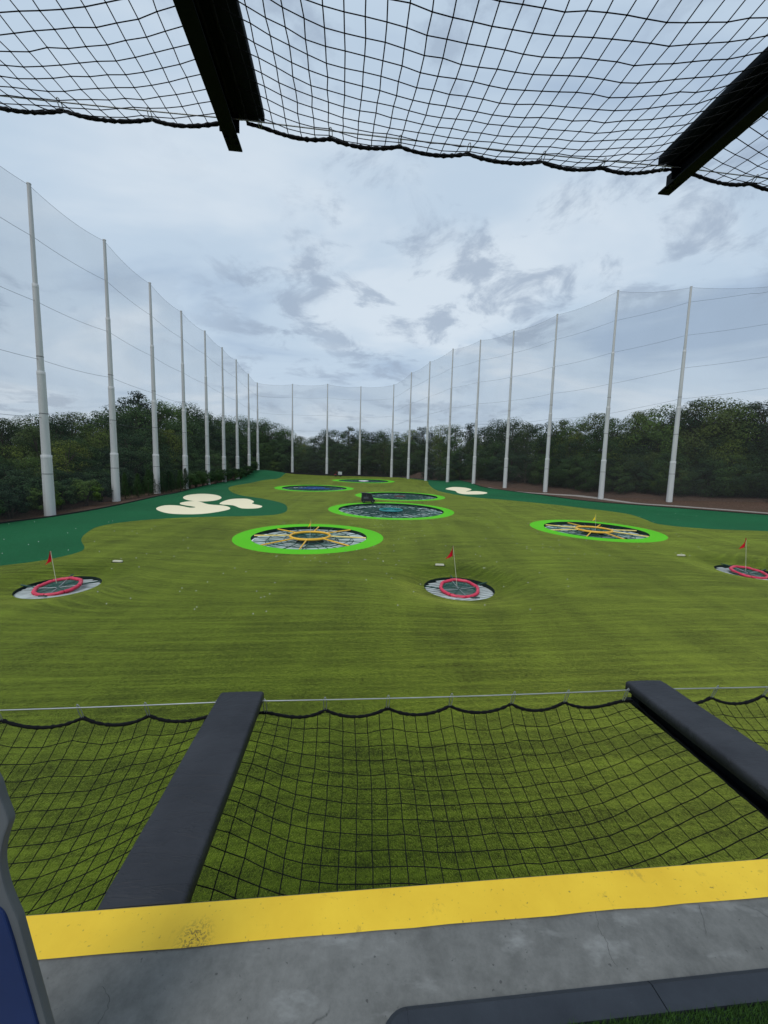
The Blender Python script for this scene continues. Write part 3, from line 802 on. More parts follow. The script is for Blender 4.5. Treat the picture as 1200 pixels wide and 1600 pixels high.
def red_target(key, label, seed):
    x, y, r, _ = TARGETS[key]; z = 0.033 * y - 0.50; rr = random.Random(seed)
    t = empty('target_pit', (x, y, z), label=label, cat='golf target', group='red ring targets')
    m = MB(); vs = []; fs = []; n = NSEG
    for i in range(n):
        a = 2 * pi * i / n; c, s = cos(a) * r, sin(a) * r
        vs += [(c, s, gz(x + c, y + s) - z + 0.0), (c, s, SL * s - 0.42)]
    for i in range(n): j = (i + 1) % n; fs.append((2 * i, 2 * i + 1, 2 * j + 1, 2 * j))
    m.add(vs, fs, True).build('pit_wall', M['pit'], t)
    m = MB(); m.add([(r * cos(2 * pi * i / n), r * sin(2 * pi * i / n), SL * r * sin(2 * pi * i / n) - 0.40) for i in range(n)], [tuple(range(n))]).build('pit_floor', M['pit'], t)
    # white slats laid across the pit
    nsl = 15; w = 2 * r / nsl; ang = 0.35 + rr.uniform(-0.1, 0.1); ca, sa = cos(ang), sin(ang)
    for i in range(nsl):
        d = -r + (i + 0.5) * w; L_ = sqrt(max(0.05, r * r - (abs(d) + w * 0.4) ** 2)) * 0.99
        mt = Matrix(((ca, -sa, 0, 0), (sa, ca, 0, 0), (0, SL, 1, 0), (0, 0, 0, 1)))
        MB().box((0, d, -0.27 - 0.03 * (d / r) + 0.08 * abs(d / r)), (2 * L_, w * 0.66, 0.03), mt).build('slat', M['slat'], t)
    rn = r * 0.54
    TL = 0.135                                      # the ring leans towards the bay: its far side stands higher
    def rp(rad, a, dz=0.0): return (rad * cos(a), rad * sin(a) - 0.12, 0.0 + (SL + TL) * rad * sin(a) + dz)
    m = MB(); vs = []; n2 = 28                      # dark green catch net: a shallow cone under the ring
    for i in range(n2):
        a = 2 * pi * i / n2
        vs += [rp(rn * 1.0, a, -0.02), (rn * 0.92 * cos(a), rn * 0.92 * sin(a) - 0.1, -0.24 + SL * rn * sin(a))]
    m.add(vs, [(2 * i, 2 * i + 1, 2 * ((i + 1) % n2) + 1, 2 * ((i + 1) % n2)) for i in range(n2)], True).build('net_skirt', M['sheer'], t)
    m = MB(); vs = []
    for i in range(n2):
        a = 2 * pi * i / n2; vs += [rp(rn * 0.97, a, -0.03), rp(rn * 0.45, a, -0.12)]
    m.add(vs + [(0, -0.12, -0.06)], [(2 * i, 2 * i + 1, 2 * ((i + 1) % n2) + 1, 2 * ((i + 1) % n2)) for i in range(n2)] + [(2 * i + 1, 2 * n2, 2 * ((i + 1) % n2) + 1) for i in range(n2)], True).build('catch_net', M['sheer'], t)
    for k in range(8):
        a = 2 * pi * k / 8 + 0.25
        MB().tube([rp(0.1, a, -0.06), rp(rn, a, -0.01)], 0.020, 5).build('spoke', M['green_steel'] if k % 2 else M['galv'], t)
    for k in range(4):
        a = 2 * pi * k / 4 + 0.25 + rr.uniform(-0.2, 0.2)
        MB().tube([rp(rn, a, -0.03), (r * 0.99 * cos(a), r * 0.99 * sin(a), 0.12 + SL * r * sin(a))], 0.05, 5).build('support_arm', M['green_steel'], t)
    # red padded ring in eight sewn lengths
    for k in range(8):
        pts = []
        for q in range(7):
            f = q / 6; a = 2 * pi * (k + f * 0.985) / 8 + 0.15
            pts.append(rp(rn * (1 - 0.035 * sin(pi * f)), a, 0.02 - 0.03 * sin(pi * f) + rr.uniform(-0.012, 0.012)))
        MB().tube(pts, [0.105, 0.132, 0.118, 0.130, 0.116, 0.131, 0.105], 9).build('ring_pad', M['red'], t)
    return t
red_target('red_a', 'red ring target in a round pit at the left edge of the field', 1)
red_target('red_b', 'red ring target in a round pit right of centre, nearest the nets', 2)
red_target('red_c', 'red ring target in a round pit cut by the right picture edge', 3)
def red_flag(key, u0, v0, u1, v1, label, left=True):
    x, y, r, _ = TARGETS[key]
    p = at_dist(u0, v0, y + 0.5); q = at_dist(u1, v1, y + 0.5); z0 = 0.033 * y - 0.52
    flag(p[0], p[1], z0, q[2] - z0, M['red_cloth'], label, (q[0] - p[0], 0), left=left, fw=0.52, fh=0.74)
red_flag('red_a', 87, 890, 79, 861, 'red flag on a thin pole at the left edge pit')
red_flag('red_b', 715, 895, 708, 853, 'red flag on a thin pole over the middle red ring')
red_flag('red_c', 1166, 885, 1166, 841, 'red flag on a thin pole near the right picture edge')

def big_target(key, label, kind, seed):
    x, y, r, ra = TARGETS[key]; rr = random.Random(seed)
    z = 0.033 * y
    t = empty('target_green', (x, y, z), label=label, cat='golf target', group='large round targets')
    idx = list(TARGETS).index(key)
    link('apron', region_mesh('apron', [20 + idx], M['apron'], (x, y, z)), t, label='bright lime green turf collar')
    n = NSEG; vs = []; fs = []
    dep = 0.42
    for i in range(n):
        a = 2 * pi * i / n; c, s = cos(a) * r, sin(a) * r
        vs += [(c, s, gz(x + c, y + s) - z), (c, s, SL * s - dep)]
    for i in range(n): j = (i + 1) % n; fs.append((2 * i, 2 * i + 1, 2 * j + 1, 2 * j))
    MB().add(vs, fs, True).build('pit_wall', M['pit'], t)
    far = kind in ('green', 'brown', 'blue', 'white')
    nsec = 16
    rin = r * (0.24 if not far else 0.12)
    def zfloor(q): return -dep + 0.02 - 0.25 * (1 - q / r)
    # sloping floor panels, gaps between them show the dark lining
    MB().add([(r * cos(2 * pi * i / n), r * sin(2 * pi * i / n), SL * r * sin(2 * pi * i / n) - dep - 0.30) for i in range(n)], [tuple(range(n))]).build('pit_floor', M['pit'], t)
    rings = [rin, r * 0.5, r * 0.76, r * 0.985]
    for k in range(nsec):
        for b in range(3):
            if rr.random() < 0.03: continue
            a0 = 2 * pi * k / nsec + 0.008 + rr.uniform(0, 0.012); a1 = 2 * pi * (k + 1) / nsec - 0.008 - rr.uniform(0, 0.012)
            r0, r1 = rings[b] + 0.04, rings[b + 1] - 0.04
            zz_ = rr.uniform(-0.03, 0.03); vs = []
            for rad in (r0, r1):
                for q in range(4):
                    a = a0 + (a1 - a0) * q / 3; vs.append((rad * cos(a), rad * sin(a), SL * rad * sin(a) + zfloor(rad) + zz_))
            MB().add(vs, [(0, 4, 5, 1), (1, 5, 6, 2), (2, 6, 7, 3)]).build('floor_panel', (M['panel'] if rr.random() < (0.58 if not far else 0.4) else M['panel_teal']), t)
    # steel ribs and rings
    nr = 16 if not far else 20
    for k in range(nr):
        a = 2 * pi * k / nr + 0.11
        MB().tube([(rin * cos(a), rin * sin(a), SL * rin * sin(a) - 0.16), (r * 0.6 * cos(a), r * 0.6 * sin(a), SL * r * .6 * sin(a) - 0.22), (r * cos(a), r * sin(a), SL * r * sin(a) - 0.16)], 0.045 if not far else 0.06, 5).build('rib', M['green_steel'], t)
    for fr in ((0.45, 0.72) if not far else (0.36, 0.6, 0.82)):
        MB().tube(ring_pts(0, 0, r * fr, -0.22, 40), 0.045, 5, closed=True).build('hoop', M['green_steel'], t)
    if far:                                         # triangulated lattice of the larger targets
        for k in range(nr):
            a = 2 * pi * k / nr + 0.11; a2 = 2 * pi * (k + 1) / nr + 0.11
            for f0, f1, aa, ab in ((0.36, 0.6, a, a2), (0.6, 0.36, a, a2), (0.6, 0.82, a2, a), (0.82, 1.0, a, a2)):
                MB().tube([(r * f0 * cos(aa), r * f0 * sin(aa), SL * r * f0 * sin(aa) - 0.21), (r * f1 * cos(ab), r * f1 * sin(ab), SL * r * f1 * sin(ab) - 0.21)], 0.05, 4).build('brace', M['green_steel'], t)
        cmx = {'green': M['teal'], 'brown': M['brown'], 'blue': M['blue'], 'white': M['white']}[kind]
        rc = r * {'green': 0.215, 'brown': 0.14, 'blue': 0.30, 'white': 0.185}[kind]
        MB().tube(ring_pts(0, 0, rc, -0.05, 32), 0.13, 7, closed=True).build('centre_ring', cmx, t)
        m = MB(); m.add([(rc * 0.96 * cos(2 * pi * i / 32), rc * 0.96 * sin(2 * pi * i / 32), SL * rc * sin(2 * pi * i / 32) - (0.04 if kind == 'white' else 0.13)) for i in range(32)] + [(0, 0, -0.04 if kind == 'white' else -0.35)], [(i, (i + 1) % 32, 32) for i in range(32)], True)
        m.build('centre_cover', cmx if kind != 'brown' else M['green_net'], t)
        if kind == 'blue':
            for k in range(nr):
                a = 2 * pi * k / nr + 0.11; MB().tube([(rc * cos(a), rc * sin(a), -0.08), (r * 0.50 * cos(a), r * 0.50 * sin(a), -0.14)], 0.05, 5).build('divider', M['blue'], t)
    else:
        rc = r * 0.345
        MB().tube(ring_pts(0, 0, rc, 0.06, 48), 0.135, 8, closed=True).build('centre_ring', M['yellow_vinyl'], t)
        MB().lathe([(rc * 0.97, 0.0), (rc * 0.55, -0.30), (0.3, -0.42)], 32).build('catch_net', M['sheer'], t)
        MB().tube(ring_pts(0, 0, rc * 0.62, -0.20, 32), 0.05, 5, closed=True).build('hoop', M['green_steel'], t)
        off = {'yellow_a': 0.02, 'yellow_b': 0.10}[key]
        for k in range(8):
            a = 2 * pi * k / 8 + off + (0.06 if k % 2 else 0)
            MB().tube([(rc * 1.03 * cos(a), rc * 1.03 * sin(a), 0.05 + SL * rc * sin(a)), (r * 0.985 * cos(a), r * 0.985 * sin(a), -0.06 + SL * r * sin(a))], 0.08, 6).build('divider', M['yellow_vinyl'] if abs(sin(a)) > 0.6 else M['pale_yellow'], t)
    return t
big_target('yellow_a', 'round target with yellow ring and spokes, left of centre, lime collar', 'yellow', 4)
big_target('yellow_b', 'round target with yellow ring and spokes at the right, lime collar', 'yellow', 5)
big_target('green', 'largest looking round target with a teal centre ring, lime collar', 'green', 6)
big_target('brown', 'round target with a dark centre directly behind the black cart', 'brown', 7)
big_target('blue', 'round target with a blue centre at the left rear of the fairway', 'blue', 8)
big_target('white', 'farthest round target with a white centre near the end poles', 'white', 9)
def y_flag(key, u0, v0, u1, v1, label):
    x, y, r, ra = TARGETS[key]; p = at_dist(u0, v0, y); q = at_dist(u1, v1, y); z0 = 0.033 * y - 0.4
    flag(p[0], p[1], z0, q[2] - z0, M['yellow_cloth'], label, (q[0] - p[0], 0), left=True, fw=0.36, fh=0.66)
y_flag('yellow_a', 484, 833, 486, 811, 'small yellow flag over the left yellow ring target')
y_flag('yellow_b', 931, 825, 931, 803, 'small yellow flag over the right yellow ring target')

def light_box(u, v, label):
    x, y = on_ground(u, v); z = gz(x, y); t = empty('field_light', (x, y, z), label=label, cat='light box', group='small light boxes behind the red targets')
    MB().prism([(-0.36, 0.0), (0.36, 0.0), (0.34, 0.13), (-0.34, 0.13)], -0.09, 0.09).build('housing', M['cream'], t, bevel=0.015)
    MB().box((0, 0.0, -0.0), (0.9, 0.30, 0.02)).build('base_plate', M['pit'], t)
light_box(687, 883.5, 'small cream box on the turf behind the middle red target')
light_box(184, 878, 'small cream box on the turf right of the left red target')
light_box(1064, 868.5, 'small cream box on the turf left of the right red target')

# ------------------------------------------------------------------ barrier poles and nets
POLES = []                                            # (x, y, z base, height, label side, ordinal)
left_px = [(45, 287), (163, 375), (234, 442), (283, 486), (320, 517), (347, 543), (369, 562), (388, 584), (402, 598)]
for i, (u, v) in enumerate(left_px):
    d = ray(u, v)
    # distance where the view of the pole top crosses the row
    A = np.array([[d[0], -LROW_D[0]], [d[1], -LROW_D[1]]]); tt = np.linalg.solve(A, LROW0)
    if i >= 7: tt[0] *= 1.0
    p = tt[0] * d; POLES.append([p[0], p[1], EYE + p[2], 'left', i])
for i, (u, v, y) in enumerate([(457, 600, 181), (512, 600, 182), (564, 604, 182.5), (615.5, 601, 180)]):
    p = at_dist(u, v, y); POLES.append([p[0], p[1], p[2], 'far', i])
for i, (u, v, y) in enumerate([(1252, 441, 83.0), (1080, 448, 88.0), (966, 454, 95.0), (871, 491, 111), (803, 517, 122), (751, 531, 134), (708, 545, 149), (672, 565, 158), (643, 582, 169)]):
    p = at_dist(u, v, y); POLES.append([p[0], p[1], p[2], 'right', i])
ORD = ['first', 'second', 'third', 'fourth', 'fifth', 'sixth', 'seventh', 'eighth', 'ninth']
def pole(x, y, ztop, side, i):
    zb_ = gz(x, y); h = ztop - zb_
    lab = {'left': f'pale stepped steel net pole, {ORD[i]} from the front in the left row',
           'right': f'pale stepped steel net pole, {ORD[i]} from the front in the right row',
           'far': f'slim pale net pole, {ORD[i]} from the left across the far end'}[side]
    t = empty('net_pole', (x, y, zb_), label=lab, cat='pole', group='net poles')
    fr = [0, 0.195, 0.455, 0.715, 1.0]; rad = [(0.62, 0.57), (0.49, 0.44), (0.37, 0.32), (0.26, 0.21)]
    for k in range(4):
        z0, z1 = fr[k] * h, fr[k + 1] * h
        MB().tube([(0, 0, z0 - (0.3 if k == 0 else 0)), (0, 0, z1 + (0.0 if k == 3 else 0.02))], list(rad[k]), 16).build('section', M['pole'], t)
        if k < 3:
            MB().lathe([(rad[k][1] + 0.004, -0.5), (rad[k][1] + 0.014, -0.45), (rad[k][1] + 0.014, 0.0), (rad[k + 1][0], 0.03)], 16, (0, 0, z1)).build('collar', M['pole'], t)
    MB().lathe([(0.24, -0.05), (0.24, 0.05), (0.0, 0.12)], 12, (0, 0, h)).build('cap', M['pole'], t)
    for f_ in (0.135, 0.325, 0.5):
        rr_ = 0.59 if f_ < 0.195 else (0.475 if f_ < 0.455 else 0.37)
        MB().lathe([(rr_, -0.06), (rr_ + 0.015, -0.04), (rr_ + 0.015, 0.04), (rr_, 0.05)], 16, (0, 0, f_ * h)).build('cable_band', M['band'], t)
    return zb_, h
PP = []
for (x, y, zt, side, i) in POLES:
    zb_, h = pole(x, y, zt, side, i); PP.append((np.array([x, y, zb_]), h, side, i))
def by(side): return [p for p in PP if p[2] == side]
def barrier(label, seq, lead=None, tail=None, fr=(0.31, 0.49, 0.665, 0.855, 1.0), lift=None):
    t = empty('barrier_net', tuple(seq[0][0]), label=label, cat='net', group='tall barrier nets')
    org = seq[0][0]
    pts = [(p[0], p[1]) for p in seq]
    if lead is not None: pts = [lead] + pts
    if tail is not None: pts = pts + [tail]
    lift = lift or [0.0] * len(pts)
    for k_, ((a, ha), (b, hb)) in enumerate(zip(pts[:-1], pts[1:])):
        n, mz = 14, 6; m = MB(); vs = []; rows = []
        def P(u, f):
            q = a + (b - a) * u - org; zb_ = gz(*(a + (b - a) * u)[:2]) - org[2]
            top = (a[2] + ha) * (1 - u) + (b[2] + hb) * u - org[2]
            sg = 4 * u * (1 - u) * (0.6 if f > 0.97 else 0.3)
            return (q[0], q[1], zb_ + 0.25 + (top - zb_ - 0.25 - 0.15) * f - sg * (f ** 0.5))
        for i in range(n + 1):
            for j in range(mz + 1): vs.append(P(i / n, j / mz))
        fs = [(i * (mz + 1) + j, (i + 1) * (mz + 1) + j, (i + 1) * (mz + 1) + j + 1, i * (mz + 1) + j + 1) for i in range(n) for j in range(mz)]
        m.add(vs, fs, True); m.build('net_panel', M['netting'], t)
        for f in fr:
            MB().tube([P(i / n, min(1.0, f + (lift[k_] * (1 - i / n) + lift[k_ + 1] * i / n if f < 1 else 0))) for i in range(n + 1)], 0.022 if f < 1 else 0.018, 5).build('support_cable', M['cable'], t)
lf, fr_, rt = by('left'), by('far'), by('right')
lead = (lf[0][0] + np.array([*(-LROW_D * 14.5), 0]), lf[0][1] - 0.5)
barrier('tall fine barrier net hung along the left row of poles', lf, lead=(np.array([lead[0][0], lead[0][1], gz(*lead[0][:2])]), lead[1]))
barrier('tall fine barrier net across the far end of the field', [lf[-1]] + fr_)
rev = rt[::-1]
tl = rt[0][0] + np.array([16.5, -5.5, 0]); tl[2] = gz(tl[0], tl[1])
barrier('tall fine barrier net hung along the right row of poles', [fr_[-1]] + rev, tail=(tl, rt[0][1] + 0.8), fr=(0.42, 0.565, 0.715, 0.865, 1.0), lift=[0.0] * (len(rev) - 1) + [0.07, 0.13, 0.13])

# ------------------------------------------------------------------ carts
def wheel(parent, x, y, r, w):
    m = MB(); prof = [(r * 0.55, -w / 2), (r * 0.92, -w / 2), (r, -w / 4), (r, w / 4), (r * 0.92, w / 2), (r * 0.55, w / 2)]
    ob = MB(); k = 16; vs = []; fs = []
    for i in range(k):
        a = 2 * pi * i / k
        for (rad, q) in prof: vs.append((x + rad * cos(a), y + q, r + rad * sin(a)))
    n = len(prof)
    for i in range(k):
        j = (i + 1) % k
        for q in range(n - 1): fs.append((i * n + q, j * n + q, j * n + q + 1, i * n + q + 1))
    o = ob.add(vs, fs, True).build('wheel', M['tyre'], parent)
    MB().tube([(x, y - w * 0.4, r), (x, y + w * 0.4, r)], r * 0.56, 12).build('rim', M['cart_grey'], o)
cx_, cy_ = on_ground(575, 785.5)
c = empty('ball_picker_cart', (cx_, cy_, gz(cx_, cy_)), 0.12, label='black caged ball picker cart on the fairway behind the teal target', cat='cart')
MB().prism([(-1.30, 0.30), (1.25, 0.30), (1.32, 0.62), (0.95, 0.82), (-1.30, 0.82)], -0.62, 0.62).build('body', M['cart_black'], c, bevel=0.03)
MB().prism([(-1.28, 0.82), (1.0, 0.82), (0.48, 1.80), (-1.22, 1.86)], -0.58, 0.58).build('cab', M['cart_black'], c, bevel=0.03)
MB().prism([(-1.42, 1.84), (0.60, 1.78), (0.60, 1.86), (-1.42, 1.94)], -0.70, 0.70).build('roof', M['cart_black'], c, bevel=0.02)
MB().box((-0.45, -0.60, 0.98), (0.95, 0.05, 0.40)).build('side_plate', M['cart_grey'], c, bevel=0.01)
for xx, za, zb2, xb in ((-1.2, 0.8, 1.88, -1.2), (-0.35, 0.8, 1.86, -0.35), (1.0, 0.8, 1.80, 0.52)):
    for yy in (-0.63, 0.63): MB().tube([(xx, yy, za), (xb, yy, zb2)], 0.035, 6).build('cage_post', M['cart_grey'], c)
for xx in (-0.85, 0.85):
    for yy in (-0.56, 0.56): wheel(c, xx, yy, 0.30, 0.22)
cx_, cy_ = on_ground(527, 743.4); cy_ = min(cy_, 175.0); cx_ = (527 - 600) / FPX * cy_ * 1.0
c = empty('utility_cart', (cx_, cy_, gz(cx_, cy_)), 0.05, label='small utility cart with a white cargo box parked at the far end', cat='cart')
MB().prism([(-1.75, 0.35), (1.75, 0.35), (1.75, 0.8), (-1.0, 0.8), (-1.6, 0.72)], -0.7, 0.7).build('body', M['cart_black'], c, bevel=0.03)
MB().prism([(-1.75, 0.72), (-0.9, 0.80), (-0.75, 1.15), (-1.55, 1.0)], -0.65, 0.65).build('bonnet', M['cart_red'], c, bevel=0.03)
MB().box((0.9, 0, 1.5), (1.7, 1.35, 1.35)).build('cargo_box', M['slat'], c, bevel=0.04)
MB().box((-0.45, 0, 1.98), (1.15, 1.3, 0.08)).build('roof', M['cart_red'], c, bevel=0.02)
for xx in (-0.95, 0.0):
    for yy in (-0.6, 0.6): MB().tube([(xx, yy, 0.8), (xx + 0.08, yy, 1.96)], 0.04, 6).build('roof_post', M['cart_black'], c)
MB().box((-0.2, 0, 1.0), (0.5, 1.1, 0.4)).build('seat', M['cart_black'], c, bevel=0.03)
for xx in (-1.15, 1.1):
    for yy in (-0.62, 0.62): wheel(c, xx, yy, 0.32, 0.22)

# ------------------------------------------------------------------ trees
def leaf_cloud(m, tones, rr, c, rad, n, size, shade, mid=0.45):
    """leaf sized faces through a lumpy volume"""
    for _ in range(n):
        while True:
            d = Vector((rr.uniform(-1, 1), rr.uniform(-1, 1), rr.uniform(-1, 1)))
            if 0.05 < d.length < 1: break
        q = d.length; d = d / q * (q ** 0.45)
        p = Vector((c[0] + d.x * rad[0], c[1] + d.y * rad[1], c[2] + d.z * rad[2]))
        cd = Vector((p.x, p.y, (p.z - mid) * 0.8)); cd = cd.normalized() if cd.length > 1e-4 else Vector((0, 0, 1))
        nrm = (d * 0.75 + cd * 0.75 + Vector((rr.uniform(-1, 1), rr.uniform(-1, 1), rr.uniform(-0.7, 1.1))) * 0.45).normalized()
        a = nrm.orthogonal().normalized(); b = nrm.cross(a); th = rr.uniform(0, 6.28)
        u = a * cos(th) + b * sin(th); w = nrm.cross(u); s = size * rr.uniform(0.6, 1.35)
        m.v.extend([tuple(p - u * s * 0.5), tuple(p + w * s * 0.32 + nrm * s * 0.08), tuple(p + u * s * 0.5), tuple(p - w * s * 0.32 + nrm * s * 0.08)])
        k = len(m.v) - 4; m.f.append((k, k + 1, k + 2, k + 3)); m.sm.append(False)
        t = min(1, max(0, shade + rr.gauss(0, 0.09))); tones.extend([t] * 4)
def crown_mesh(name, m, tones, mat):
    me = m.mesh(name, mat); a = me.attributes.new('tone', 'FLOAT', 'POINT'); a.data.foreach_set('value', np.array(tones, np.float32)); return me
def make_broad(seed, mat, h=1.0, wide=0.36, base=0.10, nclump=52, nleaf=170, leaf=0.019, stretch=1.0, low=True):
    """unit height tree; crown radius 'wide'"""
    rr = random.Random(seed); m = MB(); tones = []; tr = MB()
    lobes = [(rr.uniform(0, 6.28), rr.uniform(0.25, 0.95), rr.uniform(0.7, 1.15)) for _ in range(9)]
    tr.tube([(0, 0, -0.03), (rr.uniform(-.01, .01), 0, 0.25), (rr.uniform(-.03, .03), rr.uniform(-.03, .03), 0.55), (rr.uniform(-.04, .04), rr.uniform(-.04, .04), 0.85)], [0.020, 0.015, 0.010, 0.003], 7)
    for k in range(nclump):
        q = (k + rr.random()) / nclump; zc = base + (0.95 - base) * q
        e = ((zc - base) / (0.97 - base)); env = wide * (sin(pi * (0.12 + 0.86 * e ** 0.85)) ** 0.62)
        a = rr.uniform(0, 6.28); f = rr.uniform(0.25, 1.0) ** 0.5
        for (la, lz, lg) in lobes:
            if abs((a - la + pi) % (2 * pi) - pi) < 0.5 and abs(zc - lz) < 0.14: f *= lg
        x, y = env * f * cos(a), env * f * sin(a)
        s = rr.uniform(0.075, 0.165) * (1.15 - 0.35 * e)
        leaf_cloud(m, tones, rr, (x, y, zc), (s * 1.1, s * 1.1, s * 0.72), nleaf, leaf, rr.uniform(0.2, 0.8))
        if k % 3 == 0:
            z0 = max(0.12, zc - 0.18 - 0.1 * rr.random()); tr.tube([(0, 0, z0), (x * 0.5, y * 0.5, (z0 + zc) / 2 + 0.02), (x * 0.9, y * 0.9, zc)], [0.008, 0.005, 0.002], 5)
    return tr.mesh('trunk', M['bark']), crown_mesh('crown', m, tones, mat)
def make_pine(seed, mat):
    rr = random.Random(seed); m = MB(); tones = []; tr = MB()
    tr.tube([(0, 0, -0.03), (0.01, 0, 0.4), (0.0, 0.01, 0.75), (0.01, 0, 0.97)], [0.017, 0.013, 0.009, 0.003], 7)
    for k in range(34):
        zc = 0.42 + 0.55 * (k / 33); a = rr.uniform(0, 6.28); f = 0.20 * (1.05 - (zc - 0.42) / 0.62) ** 0.6 * rr.uniform(0.35, 1.05)
        x, y = f * cos(a), f * sin(a); s = rr.uniform(0.035, 0.07)
        leaf_cloud(m, tones, rr, (x, y, zc), (s * 1.4, s * 1.4, s * 0.6), 75, 0.020, rr.uniform(0.3, 0.7))
        tr.tube([(0, 0, zc - 0.03), (x, y, zc)], [0.005, 0.002], 5)
    return tr.mesh('trunk', M['bark']), crown_mesh('crown', m, tones, mat)
def make_cone(seed, mat, wide=0.24):
    rr = random.Random(seed); m = MB(); tones = []; tr = MB()
    tr.tube([(0, 0, -0.03), (0, 0, 0.5), (0, 0, 0.98)], [0.020, 0.012, 0.003], 7)
    for k in range(60):
        zc = 0.07 + 0.90 * (k / 59); a = k * 2.4 + rr.uniform(-0.4, 0.4); f = wide * (1.02 - zc) ** 0.75 * rr.uniform(0.5, 1.05)
        x, y = f * cos(a), f * sin(a); s = 0.035 + 0.06 * (1 - zc)
        leaf_cloud(m, tones, rr, (x, y, zc), (s * 1.1, s * 1.1, s * 1.0), 60, 0.026, rr.uniform(0.25, 0.7))
    return tr.mesh('trunk', M['bark']), crown_mesh('crown', m, tones, mat)
def make_shrub(seed, mat):
    rr = random.Random(seed); m = MB(); tones = []; tr = MB()
    for k in range(4):
        a = k * 1.6 + rr.random(); tr.tube([(0.03 * cos(a), 0.03 * sin(a), -0.04), (0.08 * cos(a), 0.08 * sin(a), 0.3), (0.22 * cos(a), 0.22 * sin(a), 0.7)], [0.022, 0.016, 0.005], 6)
    for k in range(46):
        q = rr.random(); zc = 0.24 + 0.68 * q; env = 0.47 * sin(pi * (0.22 + 0.70 * q)) ** 0.6
        a = rr.uniform(0, 6.28); f = rr.uniform(0.3, 1.0) ** 0.5; s = rr.uniform(0.09, 0.15)
        leaf_cloud(m, tones, rr, (env * f * cos(a), env * f * sin(a), zc), (s * 1.15, s * 1.15, s * 0.75), 75, 0.050, rr.uniform(0.25, 0.7))
    return tr.mesh('trunk', M['bark']), crown_mesh('crown', m, tones, mat)
KIND = {
    'round': [make_broad(s, M[mt], wide=w) for s, mt, w in ((1, 'leaf_mid', 0.36), (2, 'leaf_olive', 0.38), (3, 'leaf_dark', 0.34), (4, 'leaf_mid', 0.40))],
    'tall': [make_broad(s, M[mt], wide=w, base=0.16) for s, mt, w in ((11, 'leaf_dark', 0.25), (12, 'leaf_mid', 0.27), (13, 'leaf_olive', 0.25))],
    'bushy': [make_broad(s, M[mt], wide=w, base=0.04, nclump=50, leaf=0.026) for s, mt, w in ((21, 'leaf_dark', 0.46), (22, 'leaf_mid', 0.48), (23, 'leaf_dark', 0.44))],
    'pine': [make_pine(s, M['leaf_pine']) for s in (31, 32)],
    'cone': [make_cone(s, M['leaf_dark']) for s in (41, 42)],
    'shrub': [make_shrub(s, M[mt]) for s, mt in ((51, 'leaf_dark'), (52, 'leaf_mid'), (53, 'leaf_dark'))]}
LOOK = {'round': ('round_tree', 'broad leafy tree'), 'tall': ('tall_tree', 'tall narrow leafy tree'), 'bushy': ('bushy_tree', 'bushy low tree'),
        'pine': ('pine_tree', 'tall airy pine'), 'cone': ('evergreen_tree', 'small pointed evergreen'), 'shrub': ('hedge_shrub', 'dense rounded hedge shrub')}
tree_log = []
rt_ = random.Random(77)
def plant(kind, x, y, h, row, var=None, sx=1.0, dz=0.0):
    v = KIND[kind]; k = rt_.randrange(len(v)) if var is None else var % len(v)
    z = gz(x, y) + dz
    o = empty(LOOK[kind][0], (x, y, z), rt_.uniform(0, 6.28), cat='shrub' if kind == 'shrub' else 'tree')
    o.scale = (h * sx, h * sx * rt_.uniform(0.92, 1.08), h)
    link('trunk', v[k][0], o); link('crown', v[k][1], o)
    tree_log.append((o, kind, row, x, y, z, h)); return o
# skyline: photo column, row of the top, distance
def row_dist(u, extra):
    """distance at which the view of a column meets the wood behind the poles"""
    d = ray(u, 700); s = d[0] / d[1]
    if u < 408:
        p0 = LROW0 + np.array([-extra, 0]); A = np.array([[s, -LROW_D[0]], [1, -LROW_D[1]]]); return float(np.linalg.solve(A, p0)[0])
    if u < 640: return 188 + extra * 0.8
    pts = [(p[0][0] + extra * 0.80, p[0][1] + extra * 0.60) for p in rev] + [(rev[-1][0][0] + 50 + extra * .8, rev[-1][0][1] - 18 + extra * .6)]
    best = 190 + extra * 0.8
    for (ax, ay), (bx, by_) in zip(pts[:-1], pts[1:]):
        den_ = (bx - ax) - s * (by_ - ay)
        if abs(den_) < 1e-6: continue
        q = (s * ay - ax) / den_
        if -0.001 <= q <= 1.001: return ay + q * (by_ - ay)
    return best
sky_u = [-40, 0, 30, 60, 85, 110, 135, 160, 180, 198, 215, 238, 262, 290, 312, 330, 350, 372, 392, 410, 425, 447, 470, 490, 508, 527, 545, 565, 582, 600, 622, 645, 662, 690, 712, 735, 758, 780, 802, 825, 850, 880, 905, 935, 962, 1000, 1030, 1060, 1090, 1112, 1140, 1168, 1200, 1240, 1280]
sky_v = [655, 652, 657, 649, 650, 645, 648, 643, 637, 622, 613, 624, 632, 631, 641, 646, 651, 650, 656, 655, 661, 668, 681, 683, 672, 672, 667, 672, 676, 672, 676, 671, 667, 665, 664, 661, 665, 657, 655, 661, 660, 655, 656, 645, 651, 642, 635, 641, 626, 622, 628, 630, 626, 628, 632]
for i, (u, v) in enumerate(zip(sky_u, sky_v)):
    y = row_dist(u, 24 if u < 408 else 20) + rt_.uniform(-3, 3); p = at_dist(u, v, y); h = (p[2] - gz(p[0], p[1])) / 0.985
    kind = 'pine' if u in (215, 735, 545) else rt_.choice(['round', 'round', 'tall', 'tall', 'round'])
    plant(kind, p[0], y, h, 'back')
